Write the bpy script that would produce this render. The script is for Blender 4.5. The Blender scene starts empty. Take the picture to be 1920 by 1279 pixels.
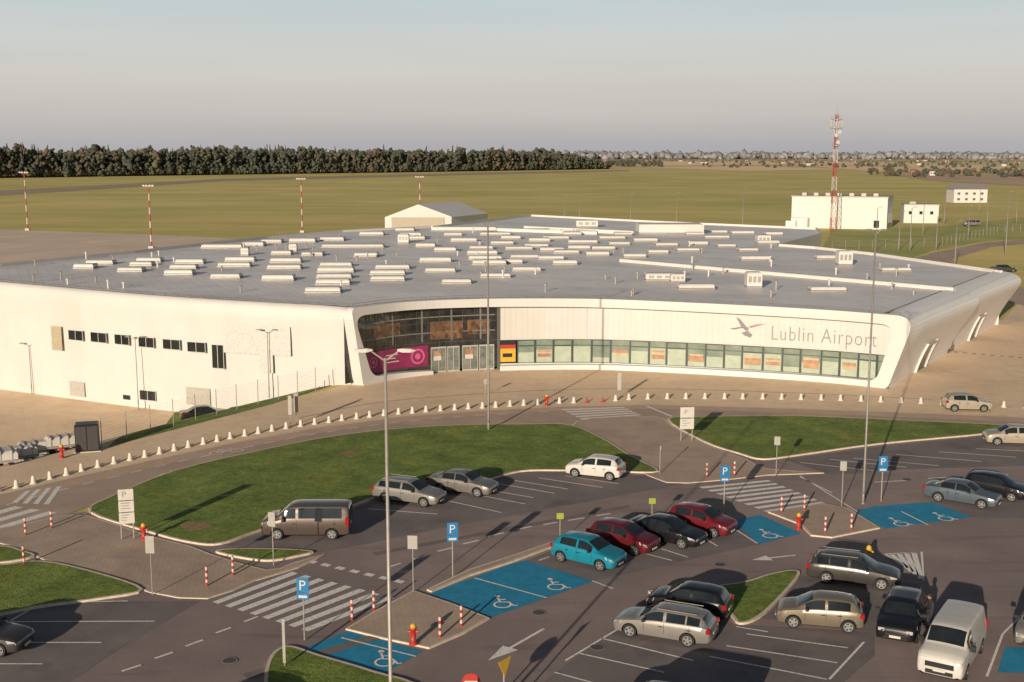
import bpy, bmesh, math, random
import numpy as np
from mathutils import Vector, Matrix, noise
random.seed(7); rng=np.random.default_rng(7)
scene=bpy.context.scene
COL=scene.collection
# ------------------------------------------------------------------ survey geometry
CH=22.0; FP_=2200.0; HZ=293.0
PIT=math.atan((639.5-HZ)/FP_); SP,CP=math.sin(PIT),math.cos(PIT)
def G(u,v,z=0.0):
    a=(u-960)/FP_; b=(v-639.5)/FP_
    t=(CH-z)/(SP+b*CP)
    return Vector((a*t,t*(CP-b*SP),z))
def dist(u,v,z=0.0):
    b=(v-639.5)/FP_; return (CH-z)/(SP+b*CP)
def zr(x,y): return 7.5-.012*x+.004*(y-115)
def GR(u,v):
    z=7.5
    for i in range(12):
        p=G(u,v,z); z=zr(p.x,p.y)
    return Vector((p.x,p.y,z))
def smooth(t):
    t=max(0,min(1,t)); return t*t*(3-2*t)
# ------------------------------------------------------------------ materials
MATS={}
def mat(name,col,rough=.6,metal=0,var=.12,scale=4,bump=0,bscale=None,coat=0,col2=None,vec='Object',stretch=(1,1,1),spec=.5,detail=6):
    if name in MATS: return MATS[name]
    m=bpy.data.materials.new(name); m.use_nodes=True; nt=m.node_tree; n=nt.nodes; l=nt.links
    bs=n['Principled BSDF']
    bs.inputs['Roughness'].default_value=rough; bs.inputs['Metallic'].default_value=metal
    bs.inputs['Coat Weight'].default_value=coat; bs.inputs['Coat Roughness'].default_value=.06
    bs.inputs['Specular IOR Level'].default_value=spec
    tc=n.new('ShaderNodeTexCoord'); mp=n.new('ShaderNodeMapping'); mp.inputs['Scale'].default_value=stretch
    l.new(tc.outputs[vec],mp.inputs[0])
    nz=n.new('ShaderNodeTexNoise'); nz.inputs['Scale'].default_value=scale; nz.inputs['Detail'].default_value=detail; nz.inputs['Roughness'].default_value=.65
    l.new(mp.outputs[0],nz.inputs['Vector'])
    cr=n.new('ShaderNodeValToRGB'); l.new(nz.outputs['Fac'],cr.inputs[0])
    c2=col2 if col2 else tuple(min(.9,c*(1+var)) for c in col)
    c1=col if col2 else tuple(c*(1-var) for c in col)
    cr.color_ramp.elements[0].position=.33; cr.color_ramp.elements[1].position=.67
    cr.color_ramp.elements[0].color=(*c1,1); cr.color_ramp.elements[1].color=(*c2,1)
    l.new(cr.outputs[0],bs.inputs['Base Color'])
    if bump:
        nb=n.new('ShaderNodeTexNoise'); nb.inputs['Scale'].default_value=bscale or scale*6; nb.inputs['Detail'].default_value=4
        l.new(mp.outputs[0],nb.inputs['Vector'])
        bp=n.new('ShaderNodeBump'); bp.inputs['Strength'].default_value=bump; bp.inputs['Distance'].default_value=.05
        l.new(nb.outputs['Fac'],bp.inputs['Height']); l.new(bp.outputs[0],bs.inputs['Normal'])
    MATS[name]=m; return m
def mulnode(m,fac_out,dark,factor=1.0,blend='MULTIPLY'):
    nt=m.node_tree; n=nt.nodes; l=nt.links; bs=n['Principled BSDF']
    src=bs.inputs['Base Color'].links[0].from_socket
    mx=n.new('ShaderNodeMix'); mx.data_type='RGBA'; mx.blend_type=blend
    mm=n.new('ShaderNodeMath'); mm.operation='MULTIPLY'; mm.inputs[1].default_value=factor
    l.new(fac_out,mm.inputs[0]); l.new(mm.outputs[0],mx.inputs['Factor'])
    l.new(src,mx.inputs['A']); mx.inputs['B'].default_value=(*dark,1)
    l.new(mx.outputs['Result'],bs.inputs['Base Color'])
def add_noise_layer(m,scale,dark,lo=.45,hi=.6,factor=1,stretch=(1,1,1),detail=3):
    nt=m.node_tree; n=nt.nodes; l=nt.links
    tc=n.new('ShaderNodeTexCoord'); mp=n.new('ShaderNodeMapping'); mp.inputs['Scale'].default_value=stretch
    mp.inputs['Location'].default_value=(scale*31,17,5)
    l.new(tc.outputs['Object'],mp.inputs[0])
    nz=n.new('ShaderNodeTexNoise'); nz.inputs['Scale'].default_value=scale; nz.inputs['Detail'].default_value=detail
    l.new(mp.outputs[0],nz.inputs['Vector'])
    mr=n.new('ShaderNodeMapRange'); mr.inputs[1].default_value=lo; mr.inputs[2].default_value=hi
    l.new(nz.outputs['Fac'],mr.inputs[0]); mulnode(m,mr.outputs[0],dark,factor)
def add_brick(m,w,h,dark,factor=1,rot=0,size=.02,off=.5):
    nt=m.node_tree; n=nt.nodes; l=nt.links
    tc=n.new('ShaderNodeTexCoord'); mp=n.new('ShaderNodeMapping'); mp.inputs['Rotation'].default_value=(0,0,rot)
    l.new(tc.outputs['Object'],mp.inputs[0])
    bk=n.new('ShaderNodeTexBrick'); bk.inputs['Scale'].default_value=1; bk.inputs['Brick Width'].default_value=w; bk.inputs['Row Height'].default_value=h
    bk.inputs['Mortar Size'].default_value=size; bk.offset=off
    bk.inputs['Color1'].default_value=(0,0,0,1); bk.inputs['Color2'].default_value=(.25,.25,.25,1); bk.inputs['Mortar'].default_value=(1,1,1,1)
    l.new(mp.outputs[0],bk.inputs['Vector']); mulnode(m,bk.outputs['Color'],dark,factor)
def add_zstripes(m,period,dark,factor=.6,axis='Z',duty=.12):
    nt=m.node_tree; n=nt.nodes; l=nt.links
    tc=n.new('ShaderNodeTexCoord'); sx=n.new('ShaderNodeSeparateXYZ'); l.new(tc.outputs['Object'],sx.inputs[0])
    md=n.new('ShaderNodeMath'); md.operation='FRACT'; dv=n.new('ShaderNodeMath'); dv.operation='DIVIDE'; dv.inputs[1].default_value=period
    l.new(sx.outputs[axis],dv.inputs[0]); l.new(dv.outputs[0],md.inputs[0])
    lt=n.new('ShaderNodeMath'); lt.operation='LESS_THAN'; lt.inputs[1].default_value=duty
    l.new(md.outputs[0],lt.inputs[0]); mulnode(m,lt.outputs[0],dark,factor)
def add_far_haze(m,y0,y1,col,factor=1):
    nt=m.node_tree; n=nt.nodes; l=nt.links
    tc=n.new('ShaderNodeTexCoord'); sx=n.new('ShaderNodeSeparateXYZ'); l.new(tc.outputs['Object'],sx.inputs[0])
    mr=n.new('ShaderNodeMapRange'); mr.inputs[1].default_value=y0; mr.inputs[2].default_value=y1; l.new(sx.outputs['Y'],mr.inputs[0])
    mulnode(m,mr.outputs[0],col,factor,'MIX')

M_field=mat('field_grass',(.56,.46,.13),.95,var=0,scale=.012,col2=(.80,.61,.22),detail=8)
add_noise_layer(M_field,.004,(.8,.9,.8),.4,.62,.8,(1,3.5,1))
add_noise_layer(M_field,.05,(.86,.88,.82),.42,.62,.8,(.35,1.6,1),detail=6)
add_noise_layer(M_field,.9,(.82,.85,.82),.4,.7,.5)
add_far_haze(M_field,1300,5000,(.72,.54,.38),.85)  # aerial haze painted into the ground colour, paler tan with distance
M_grass=mat('lawn_grass',(.135,.20,.028),.95,var=0,scale=.35,col2=(.27,.33,.06),bump=.9,bscale=9,detail=9)
add_noise_layer(M_grass,5,(.5,.58,.5),.42,.62,.8,detail=8)
add_noise_layer(M_grass,1.1,(.72,.78,.7),.42,.62,.8,detail=6)
add_noise_layer(M_grass,.22,(1.4,1.1,.9),.56,.74,.9)
M_asph=mat('asphalt',(.32,.25,.235),.85,scale=.25,var=.12,bump=.25,bscale=40,detail=9)
add_noise_layer(M_asph,.09,(.8,.78,.8),.45,.6,.7)
add_noise_layer(M_asph,12,(.75,.75,.75),.45,.65,.5)
add_noise_layer(M_asph,.5,(.76,.76,.78),.58,.66,.6,(.25,2.2,1),detail=5)
M_bay=mat('bay_asphalt',(.21,.178,.18),.85,scale=.3,var=.14,bump=.25,bscale=40,detail=9)
add_noise_layer(M_bay,.35,(.65,.65,.67),.55,.7,.8,detail=6)
add_noise_layer(M_bay,12,(.75,.75,.75),.45,.65,.5)
M_road=mat('road_asphalt',(.48,.355,.28),.85,scale=.3,var=.1,bump=.2,bscale=40,detail=9)
add_noise_layer(M_road,.12,(.82,.82,.84),.45,.6,.7)
add_noise_layer(M_road,10,(.8,.8,.8),.45,.65,.5)
M_pave=mat('paving_blocks',(.86,.65,.45),.9,scale=.5,var=.05,bump=.15,bscale=30,detail=8)
add_brick(M_pave,.6,.3,(.84,.82,.80),.9,rot=.35)
add_noise_layer(M_pave,.15,(.85,.84,.83),.45,.65,.7)
add_noise_layer(M_pave,1.5,(.84,.83,.82),.52,.68,.6,detail=7)
M_walk=mat('walkway_blocks',(.52,.39,.305),.9,scale=.6,var=.1,bump=.15,bscale=30,detail=8)
add_brick(M_walk,.4,.2,(.72,.72,.72),.9,rot=.6)
add_noise_layer(M_walk,.3,(.8,.8,.8),.45,.65,.7)
M_apron=mat('apron_concrete',(.72,.57,.44),.9,scale=.05,var=.1)
add_brick(M_apron,7,7,(.7,.7,.7),.8,size=.08,off=0)
M_kerb=mat('kerb_concrete',(.64,.53,.42),.9,scale=3,var=.15)
M_paint=mat('road_paint',(.86,.82,.78),.7,scale=3,var=.04)
add_noise_layer(M_paint,7,(.5,.46,.45),.52,.72,.85,detail=8)
M_blue=mat('blue_bay_paint',(.018,.26,.46),.75,scale=1.2,var=.12)
add_noise_layer(M_blue,3,(.6,.65,.68),.5,.72,.6,detail=8)
M_white=mat('white_cladding',(.62,.60,.575),.5,scale=.5,var=.02)
add_zstripes(M_white,.36,(.90,.89,.88),.5)
add_noise_layer(M_white,.25,(.92,.91,.89),.45,.7,.7,(1,1,.3))
M_shell=mat('white_shell_cladding',(.88,.86,.84),.45,scale=.5,var=.02)
add_zstripes(M_shell,.42,(.74,.73,.73),.5,duty=.2)
M_panel=mat('white_metal_panel',(.60,.58,.55),.5,scale=.8,var=.03)
M_fac=mat('facade_panel',(.58,.56,.53),.5,scale=.8,var=.02)
add_noise_layer(M_fac,.35,(.93,.92,.9),.45,.7,.8,(1,1,.25))
M_frame=mat('white_frame_band',(.63,.61,.585),.4,scale=.6,var=.02)
M_roof=mat('roof_membrane',(.84,.79,.77),.42,scale=.08,var=.06,detail=8)
add_brick(M_roof,9,1.1,(.70,.70,.72),.7,size=.045,rot=1.15)
add_noise_layer(M_roof,.35,(.84,.83,.83),.45,.7,.7,detail=8)
add_noise_layer(M_roof,.05,(.84,.82,.82),.48,.58,.7,(1,2.5,1),detail=4)
M_sky=mat('skylight_dome',(.57,.55,.52),.4,scale=2,var=.05)
M_metal=mat('galvanised_steel',(.36,.33,.30),.5,metal=.3,scale=3,var=.12)
M_pole=mat('weathered_pole_steel',(.26,.24,.22),.55,metal=.3,scale=3,var=.12)
M_dark=mat('dark_plastic',(.012,.012,.014),.6,scale=6,var=.2)
M_black=mat('black_frame',(.02,.02,.022),.4,scale=3,var=.2)
M_glass=mat('dark_glass',(.015,.02,.024),.04,scale=.35,var=.5,spec=.9)
M_glassE=mat('entrance_glass',(.008,.010,.011),.03,scale=.9,col2=(.05,.048,.045),spec=.8,detail=9)
M_glassW=mat('tinted_window_glass',(.15,.20,.165),.12,scale=.6,col2=(.27,.31,.25),spec=.6)
M_red=mat('red_paint',(.42,.035,.025),.45,scale=4,var=.1)
M_mred=mat('faded_mast_red',(.34,.065,.045),.6,scale=2,var=.15)
M_mwh=mat('faded_mast_white',(.48,.44,.40),.6,scale=2,var=.08)
M_yel=mat('yellow_paint',(.62,.36,.04),.45,scale=4,var=.1)
M_mag=mat('magenta_banner',(.20,.015,.07),.5,scale=.8,col2=(.27,.03,.11))
M_pink=mat('pink_print',(.55,.12,.24),.5,scale=3,var=.1)
M_sgn=mat('sign_blue',(.015,.17,.40),.4,scale=4,var=.05)
M_swh=mat('sign_white',(.56,.53,.49),.5,scale=3,var=.05)
M_txt=mat('grey_letters',(.25,.245,.24),.5,scale=3,var=.05)
M_conc=mat('concrete_white',(.62,.56,.49),.85,scale=5,var=.12,bump=.2)
M_tyre=mat('tyre_rubber',(.015,.015,.016),.8,scale=8,var=.2)
M_rim=mat('alloy_rim',(.4,.4,.4),.35,metal=.7,scale=5,var=.08)
M_lamp=mat('headlight_glass',(.42,.42,.44),.12,scale=5,var=.1,spec=.8)
M_tail=mat('tail_light_red',(.32,.01,.01),.2,scale=5,var=.1)
M_green=mat('green_yellow_sign',(.28,.34,.04),.5,scale=4,var=.1)

# ------------------------------------------------------------------ object helpers
def ob(name,me,parent=None,kind=None,label=None,cat=None,group=None,loc=None,rotz=None):
    o=bpy.data.objects.new(name,me); COL.objects.link(o)
    if parent is not None: o.parent=parent
    if kind: o['kind']=kind
    if label: o['label']=label
    if cat: o['category']=cat
    if group: o['group']=group
    if loc is not None: o.location=loc
    if rotz is not None: o.rotation_euler=(0,0,rotz)
    return o
def M(name,verts,faces,mats,smooth_=False,idx=None):
    me=bpy.data.meshes.new(name); me.from_pydata([tuple(v) for v in verts],[],[tuple(f) for f in faces])
    if not isinstance(mats,(list,tuple)): mats=[mats]
    for m in mats: me.materials.append(m)
    if idx is not None: me.polygons.foreach_set('material_index',idx)
    if smooth_: me.polygons.foreach_set('use_smooth',[True]*len(me.polygons))
    me.update(); return me
class Geo:
    def __init__(s): s.v=[];s.f=[];s.i=[]
    def add(s,v,f,mi=0):
        o=len(s.v); s.v+=[tuple(p) for p in v]; s.f+=[tuple(o+k for k in q) for q in f]; s.i+=[mi]*len(f)
    def box(s,c,d,mi=0,rot=0,bev=0):
        cx,cy,cz=c; dx,dy,dz=d[0]/2,d[1]/2,d[2]/2; cr,sr=math.cos(rot),math.sin(rot)
        if bev>0:
            b=bev; vs=[]
            for z,k in((-dz,0),(dz-b,0),(dz,b)):
                for x,y in((-dx+k,-dy+k),(dx-k,-dy+k),(dx-k,dy-k),(-dx+k,dy-k)):
                    vs.append((cx+x*cr-y*sr,cy+x*sr+y*cr,cz+z))
            fs=[(3,2,1,0),(8,9,10,11)]
            for r in (0,4):
                for i in range(4): fs.append((r+i,r+(i+1)%4,r+4+(i+1)%4,r+4+i))
            s.add(vs,fs,mi); return
        vs=[]
        for z in(-dz,dz):
            for x,y in((-dx,-dy),(dx,-dy),(dx,dy),(-dx,dy)):
                vs.append((cx+x*cr-y*sr,cy+x*sr+y*cr,cz+z))
        s.add(vs,[(3,2,1,0),(4,5,6,7),(0,1,5,4),(1,2,6,5),(2,3,7,6),(3,0,4,7)],mi)
    def lathe(s,prof,c=(0,0,0),n=12,mi=0,axis='z',cap=True):
        vs=[];fs=[]
        for r,h in prof:
            for k in range(n):
                a=2*math.pi*k/n; p=(r*math.cos(a),r*math.sin(a),h)
                if axis=='y': p=(p[0],h,p[1])
                if axis=='x': p=(h,p[0],p[1])
                vs.append((c[0]+p[0],c[1]+p[1],c[2]+p[2]))
        for j in range(len(prof)-1):
            for k in range(n): fs.append((j*n+k,j*n+(k+1)%n,(j+1)*n+(k+1)%n,(j+1)*n+k))
        if cap: fs.append(tuple(range(n))[::-1]); fs.append(tuple((len(prof)-1)*n+k for k in range(n)))
        s.add(vs,fs,mi)
    def tube(s,a,b,r,n=6,mi=0):
        a=Vector(a);b=Vector(b);d=(b-a).normalized(); q=d.to_track_quat('Z','Y'); vs=[]
        for p in(a,b):
            for k in range(n):
                t=2*math.pi*k/n; vs.append(p+q@Vector((r*math.cos(t),r*math.sin(t),0)))
        fs=[(k,(k+1)%n,n+(k+1)%n,n+k) for k in range(n)]+[tuple(range(n))[::-1],tuple(range(n,2*n))]
        s.add(vs,fs,mi)
    def mesh(s,name,mats,sm=False): return M(name,s.v,s.f,mats,sm,s.i)
def empty(name,loc,rotz=0,**k):
    o=ob(name,None,loc=loc,rotz=rotz,**k); o.empty_display_size=.3; return o
def catmull(P,n=8,closed=True):
    out=[];N=len(P); rngi=range(N if closed else N-1)
    for i in rngi:
        if closed: a,b,c,d=P[(i-1)%N],P[i],P[(i+1)%N],P[(i+2)%N]
        else: a,b,c,d=P[max(i-1,0)],P[i],P[i+1],P[min(i+2,N-1)]
        for k in range(n):
            t=k/n; out.append(.5*((2*b)+(c-a)*t+(2*a-5*b+4*c-d)*t*t+(3*b-a-3*c+d)*t**3))
    if not closed: out.append(P[-1].copy())
    return out
def area(P): return .5*sum(P[i].x*P[(i+1)%len(P)].y-P[(i+1)%len(P)].x*P[i].y for i in range(len(P)))
def sheet(name,pts,z,m,px=True,sm=0,kind='structure'):
    P=[G(*p) for p in pts] if px else [Vector(p) for p in pts]
    if sm: P=catmull(P,sm)
    if area(P)<0: P=P[::-1]
    return ob(name,M(name,[(p.x,p.y,z) for p in P],[tuple(range(len(P)))],m),kind=kind)
def offset(P,d):
    N=len(P);out=[]
    for i in range(N):
        t=(P[(i+1)%N]-P[i-1]); t.z=0; t.normalize(); out.append(P[i]+Vector((-t.y,t.x,0))*d)
    return out
def island(name,pts,m,sm=4,h=.12,base=.0,kw=.16):
    P=[G(*p) for p in pts]; 
    if sm: P=catmull(P,sm)
    if area(P)<0: P=P[::-1]
    I=offset(P,kw); n=len(P)
    vs=[(p.x,p.y,base) for p in P]+[(p.x,p.y,base+h) for p in P]+[(p.x,p.y,base+h) for p in I]
    fs=[(i,(i+1)%n,n+(i+1)%n,n+i) for i in range(n)]+[(n+i,n+(i+1)%n,2*n+(i+1)%n,2*n+i) for i in range(n)]
    ob('kerb',M('kerb',vs,fs,M_kerb),kind='structure')
    J=offset(P,kw*.9)
    ob(name,M(name,[(p.x,p.y,base+h-.012) for p in J],[tuple(range(n))],m),kind='structure')
def strip(g,P,w,z,mi=0):
    n=len(P);vs=[]
    for i in range(n):
        t=(P[min(i+1,n-1)]-P[max(i-1,0)]); t.z=0; t.normalize(); nn=Vector((-t.y,t.x,0))*w/2
        vs+=[(P[i].x+nn.x,P[i].y+nn.y,z),(P[i].x-nn.x,P[i].y-nn.y,z)]
    g.add(vs,[(2*i,2*i+1,2*i+3,2*i+2) for i in range(n-1)],mi)

# ------------------------------------------------------------------ camera, world, sun
cam=bpy.data.cameras.new('camera'); co=bpy.data.objects.new('camera',cam); COL.objects.link(co)
co.location=(0,0,CH); co.rotation_euler=(math.pi/2-PIT,0,0)
cam.sensor_width=36; cam.lens=36*FP_/1920; cam.clip_end=80000; cam.clip_start=.5
scene.camera=co
AZ=math.radians(22); EL=math.radians(13.5)
sd=Vector((-math.sin(AZ)*math.cos(EL),-math.cos(AZ)*math.cos(EL),math.sin(EL)))
sun=bpy.data.lights.new('sun','SUN'); sun.energy=5; sun.angle=math.radians(.5); sun.color=(1,.85,.66)
so=bpy.data.objects.new('sun',sun); COL.objects.link(so); so.rotation_euler=sd.to_track_quat('Z','Y').to_euler(); so.location=(0,-50,80)
w=bpy.data.worlds.new('World'); scene.world=w; w.use_nodes=True; nt=w.node_tree; L_=nt.links
bg=nt.nodes['Background']; st=nt.nodes.new('ShaderNodeTexSky'); st.sky_type='NISHITA'; st.sun_disc=False
st.sun_elevation=EL; st.sun_rotation=math.atan2(sd.x,sd.y); st.altitude=200; st.air_density=1.0; st.dust_density=1.5; st.ozone_density=1.5
BGS=.08
hs=nt.nodes.new('ShaderNodeHueSaturation'); hs.inputs['Saturation'].default_value=.75; hs.inputs['Value'].default_value=.5
L_.new(st.outputs[0],hs.inputs['Color'])
tc=nt.nodes.new('ShaderNodeTexCoord'); sx=nt.nodes.new('ShaderNodeSeparateXYZ'); L_.new(tc.outputs['Generated'],sx.inputs[0])
hz=nt.nodes.new('ShaderNodeValToRGB'); L_.new(sx.outputs['Z'],hz.inputs[0]); e=hz.color_ramp.elements
def sc3(c): return tuple(((x/255+.055)/1.055)**2.4 for x in c)+(1,)
e[0].position=0; e[0].color=sc3((166,166,171)); e[1].position=.2; e[1].color=sc3((180,197,204))
for p_,c_ in((.012,(176,173,174)),(.035,(195,190,184)),(.065,(204,201,194)),(.10,(200,205,203)),(.13,(190,203,207))):
    q=e.new(p_); q.color=sc3(c_)
scv=nt.nodes.new('ShaderNodeVectorMath'); scv.operation='SCALE'; scv.inputs['Scale'].default_value=1.04/BGS; L_.new(hz.outputs[0],scv.inputs[0])
mr=nt.nodes.new('ShaderNodeMapRange'); mr.inputs[1].default_value=.14; mr.inputs[2].default_value=.32; mr.inputs[3].default_value=1; mr.inputs[4].default_value=0; L_.new(sx.outputs['Z'],mr.inputs[0])
nzs=nt.nodes.new('ShaderNodeTexNoise'); nzs.inputs['Scale'].default_value=3; nzs.inputs['Detail'].default_value=5
mps=nt.nodes.new('ShaderNodeMapping'); mps.inputs['Scale'].default_value=(1,1,14); L_.new(tc.outputs['Generated'],mps.inputs[0]); L_.new(mps.outputs[0],nzs.inputs['Vector'])
mr2=nt.nodes.new('ShaderNodeMapRange'); mr2.inputs[3].default_value=.94; mr2.inputs[4].default_value=1.05; L_.new(nzs.outputs['Fac'],mr2.inputs[0])
sc2=nt.nodes.new('ShaderNodeVectorMath'); sc2.operation='SCALE'; L_.new(scv.outputs[0],sc2.inputs[0]); L_.new(mr2.outputs[0],sc2.inputs['Scale'])
mixs=nt.nodes.new('ShaderNodeMix'); mixs.data_type='RGBA'; L_.new(mr.outputs[0],mixs.inputs['Factor']); L_.new(hs.outputs[0],mixs.inputs['A']); L_.new(sc2.outputs[0],mixs.inputs['B'])
L_.new(mixs.outputs['Result'],bg.inputs['Color']); bg.inputs['Strength'].default_value=BGS
scene.view_settings.view_transform='Standard'; scene.view_settings.look='None'; scene.view_settings.exposure=0

# ------------------------------------------------------------------ front facade path
fpx=[(668,722),(740,708),(810,700),(870,696),(935,693),(1050,691),(1150,692),(1300,699),(1450,708),(1560,716),(1662,726)]
FPts=catmull([G(*p) for p in fpx],12,closed=False)
class Path:
    def __init__(s,P):
        s.P=P; s.S=[0]
        for i in range(1,len(P)): s.S.append(s.S[-1]+(P[i]-P[i-1]).length)
        s.L=s.S[-1]
    def at(s,t):
        P,S=s.P,s.S
        if t<=0: d=(P[1]-P[0]).normalized(); return P[0]+d*t,d
        if t>=s.L: d=(P[-1]-P[-2]).normalized(); return P[-1]+d*(t-s.L),d
        i=max(0,min(len(P)-2,int(np.searchsorted(S,t))-1))
        f=(t-S[i])/(S[i+1]-S[i]); p=P[i].lerp(P[i+1],f)
        d0=(P[min(i+1,len(P)-1)]-P[max(i-1,0)]).normalized(); d1=(P[min(i+2,len(P)-1)]-P[i]).normalized()
        return p,(d0.lerp(d1,f)).normalized()
    def pt(s,t,z,off=0,side=1):
        p,d=s.at(t); n=Vector((d.y,-d.x,0))*side
        return Vector((p.x+n.x*off,p.y+n.y*off,z))
    def find(s,u,v,off=0,side=1):
        b=(v-639.5)/FP_; sl=(SP+b*CP)/(CP-b*SP); best=None
        for k in range(601):
            t=-2+(s.L+4)*k/600; p=s.pt(t,0,off,side); z=CH-p.y*sl
            uu=960+FP_*p.x/(p.y*CP+(CH-z)*SP)
            if best is None or abs(uu-u)<best[0]: best=(abs(uu-u),t,z)
        return best[1],best[2]
F=Path(FPts); SL=F.L
E0=F.pt(0,0,.9)
def av(a,b): return Vector(((a.x+b.x)/2,(a.y+b.y)/2,0))
LW=[E0,av(G(330,768,-4),GR(330,560)),av(G(0,729,-4),GR(0,530)),]
LW.append(LW[2]+(LW[2]-LW[1])*1.1)
for p in LW: p.z=0
LP=Path(catmull(LW,10,closed=False))
RPs=F.pt(SL+.3,0,.9); RPe=G(1866,609)
RP=Path([RPs,RPs.lerp(RPe,.33),RPs.lerp(RPe,.66),RPe])

# ------------------------------------------------------------------ ground
edge=[G(-160,925),G(0,888),G(200,838),G(350,797),G(510,757),G(655,722)]
def sdist(p,poly):
    best=1e9;sg=1
    for i in range(len(poly)-1):
        a,b=poly[i],poly[i+1]; ab=Vector((b.x-a.x,b.y-a.y)); ap=Vector((p[0]-a.x,p[1]-a.y))
        t=max(0,min(1,ap.dot(ab)/ab.dot(ab))); d=(ap-ab*t).length
        if d<best: best=d; sg=1 if ab.x*ap.y-ab.y*ap.x>0 else -1
    return best*sg
lwr=[p.copy() for p in LP.P][::-1]
def hy(x,y):
    if x>-12 or x<-100 or y<60 or y>185: return 0
    d=sdist((x,y),edge)
    if d<=0: return 0
    h=-4*smooth(d/(15))
    b=sdist((x,y),lwr)
    if b>3: h*=1-smooth((b-3)/10)
    if x<-72: h*=1-smooth((-72-x)/22)
    return h
xs=[-40000,-15000,-6000,-3000,-1500,-800,-400,-200,-130]+list(np.arange(-104,-8,1.0))+[0,25,50,100,200,400,800,1500,3000,6000,15000,40000]
ys=[-400,-100,0,30,50]+list(np.arange(60,190,1.0))+[200,250,350,500,800,1200,2000,3500,6000,10000,18000,40000]
vs=[(x,y,hy(x,y)) for y in ys for x in xs]; nx=len(xs)
fs=[(j*nx+i,j*nx+i+1,(j+1)*nx+i+1,(j+1)*nx+i) for j in range(len(ys)-1) for i in range(nx-1)]
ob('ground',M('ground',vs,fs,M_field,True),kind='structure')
def drape(name,c,m,n=60,lift=.035):
    vs=[]
    for j in range(n+1):
        for i in range(n+1):
            a=c[0].lerp(c[1],i/n).lerp(c[3].lerp(c[2],i/n),j/n); vs.append((a.x,a.y,hy(a.x,a.y)+lift))
    fs=[(j*(n+1)+i,j*(n+1)+i+1,(j+1)*(n+1)+i+1,(j+1)*(n+1)+i) for j in range(n) for i in range(n)]
    ob(name,M(name,vs,fs,m,True),kind='structure')
bl=G(330,768,-4); bb=G(-150,712,-4)
drape('service_yard',[G(-160,927),G(203,839),Vector((bl.x,bl.y+1,0)),Vector((bb.x,bb.y+4,0))],M_pave)
e1=G(203,839);e2=G(655,723)
drape('embankment_grass',[e1,G(510,759),Vector((-17,114,0)),Vector((bl.x,bl.y+2,0))],M_grass,lift=.05)

sheet('car_park_asphalt',[(-150,985),(165,960),(600,870),(1100,800),(1300,800),(1990,805),(2300,900),(2500,1500),(900,1700),(-900,1700),(-700,1200)],.012,M_asph)
for b in [[(600,980),(700,940),(800,912),(960,886),(1060,884),(1215,893),(1285,908),(1170,928),(1000,960),(860,985),(760,1005),(690,1020),(600,1036),(480,1030),(420,1022),(500,1000)],
          [(1160,1175),(1215,1118),(1380,1172),(1640,1186),(1640,1230),(1560,1300),(1400,1500),(800,1500),(1030,1270)],
          [(-100,1165),(180,1128),(375,1128),(250,1200),(100,1300),(-200,1340)],
          [(1470,862),(1650,838),(1850,818),(1990,812),(1990,872),(1700,880),(1560,892)],
          [(985,1052),(1030,1035),(1250,985),(1372,975),(1424,1021),(1112,1090)],
          [(1480,1100),(1500,1080),(1720,1095),(1740,1130),(1640,1186),(1425,1160)],
          [(1745,942),(1800,915),(1990,905),(1990,975),(1822,970)]]:
    sheet('parking_bay_surface',b,.018,M_bay)
road_up=[(-200,975),(-100,950),(0,928),(150,893),(300,860),(450,828),(600,801),(760,780),(900,770),(1040,762),(1230,758),(1500,766),(1800,777),(2100,790)]
road_lo=[(2100,815),(1900,805),(1850,797),(1500,782),(1300,783),(1070,795),(850,798),(700,808),(480,850),(330,886),(180,945),(0,1012),(-200,1080)]
sheet('road',road_up+road_lo,.024,M_road)
sheet('pavement_plaza',[(-200,978),(-100,952),(0,930),(150,895),(300,862),(450,830),(600,803),(760,782),(900,772),(1040,764),(1230,760),(1500,768),(1800,779),(2100,792),(2150,560),(1920,560),(1880,600),(1500,660),(900,670),(655,721),(510,757),(350,797),(200,838),(0,888),(-160,926)],.04,M_pave)
g=Geo(); strip(g,catmull([G(*p) for p in [(-200,976),(-100,951),(0,929),(150,894),(300,861),(450,829),(600,802),(760,781),(900,771),(1040,763),(1230,759),(1500,767),(1800,778),(2100,791)]],6,False),.18,.05)
ob('kerb',g.mesh('kerb',M_kerb),kind='structure')
M_drain=mat('drain_grey',(.42,.32,.23),.9)
g=Geo(); strip(g,catmull([G(*p) for p in [(560,785),(700,757),(860,742),(1040,732),(1230,730),(1500,738),(1750,750)]],6,False),.2,.048)
ob('drain_channel',g.mesh('drain_channel',M_drain),kind='structure')
sheet('bicycle_lane',[(2100,801),(1800,787),(1500,775),(1230,767),(1040,771),(900,779),(760,790),(600,812),(450,841),(300,874),(150,910),(0,950),(-100,975),(-200,1000),(-200,978),(-100,952),(0,930),(150,895),(300,862),(450,830),(600,803),(760,782),(900,772),(1040,764),(1230,760),(1500,768),(1800,779),(2100,792)],.03,mat('bike_lane',(.53,.38,.29),.85,scale=.5,var=.1,detail=8))
gr='grass_verge'
island(gr,[(168,962),(210,932),(330,884),(480,848),(600,824),(720,808),(860,799),(1000,797),(1070,799),(1130,824),(1185,858),(1235,886),(1150,886),(1050,884),(975,886),(900,905),(800,912),(720,930),(640,958),(560,975),(480,1000),(415,1022),(360,1020),(280,1000)],M_grass)
island(gr,[(1252,788),(1330,783),(1500,782),(1700,790),(1850,797),(1905,803),(1850,815),(1650,834),(1500,855),(1430,863),(1385,852),(1320,830)],M_grass)
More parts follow.
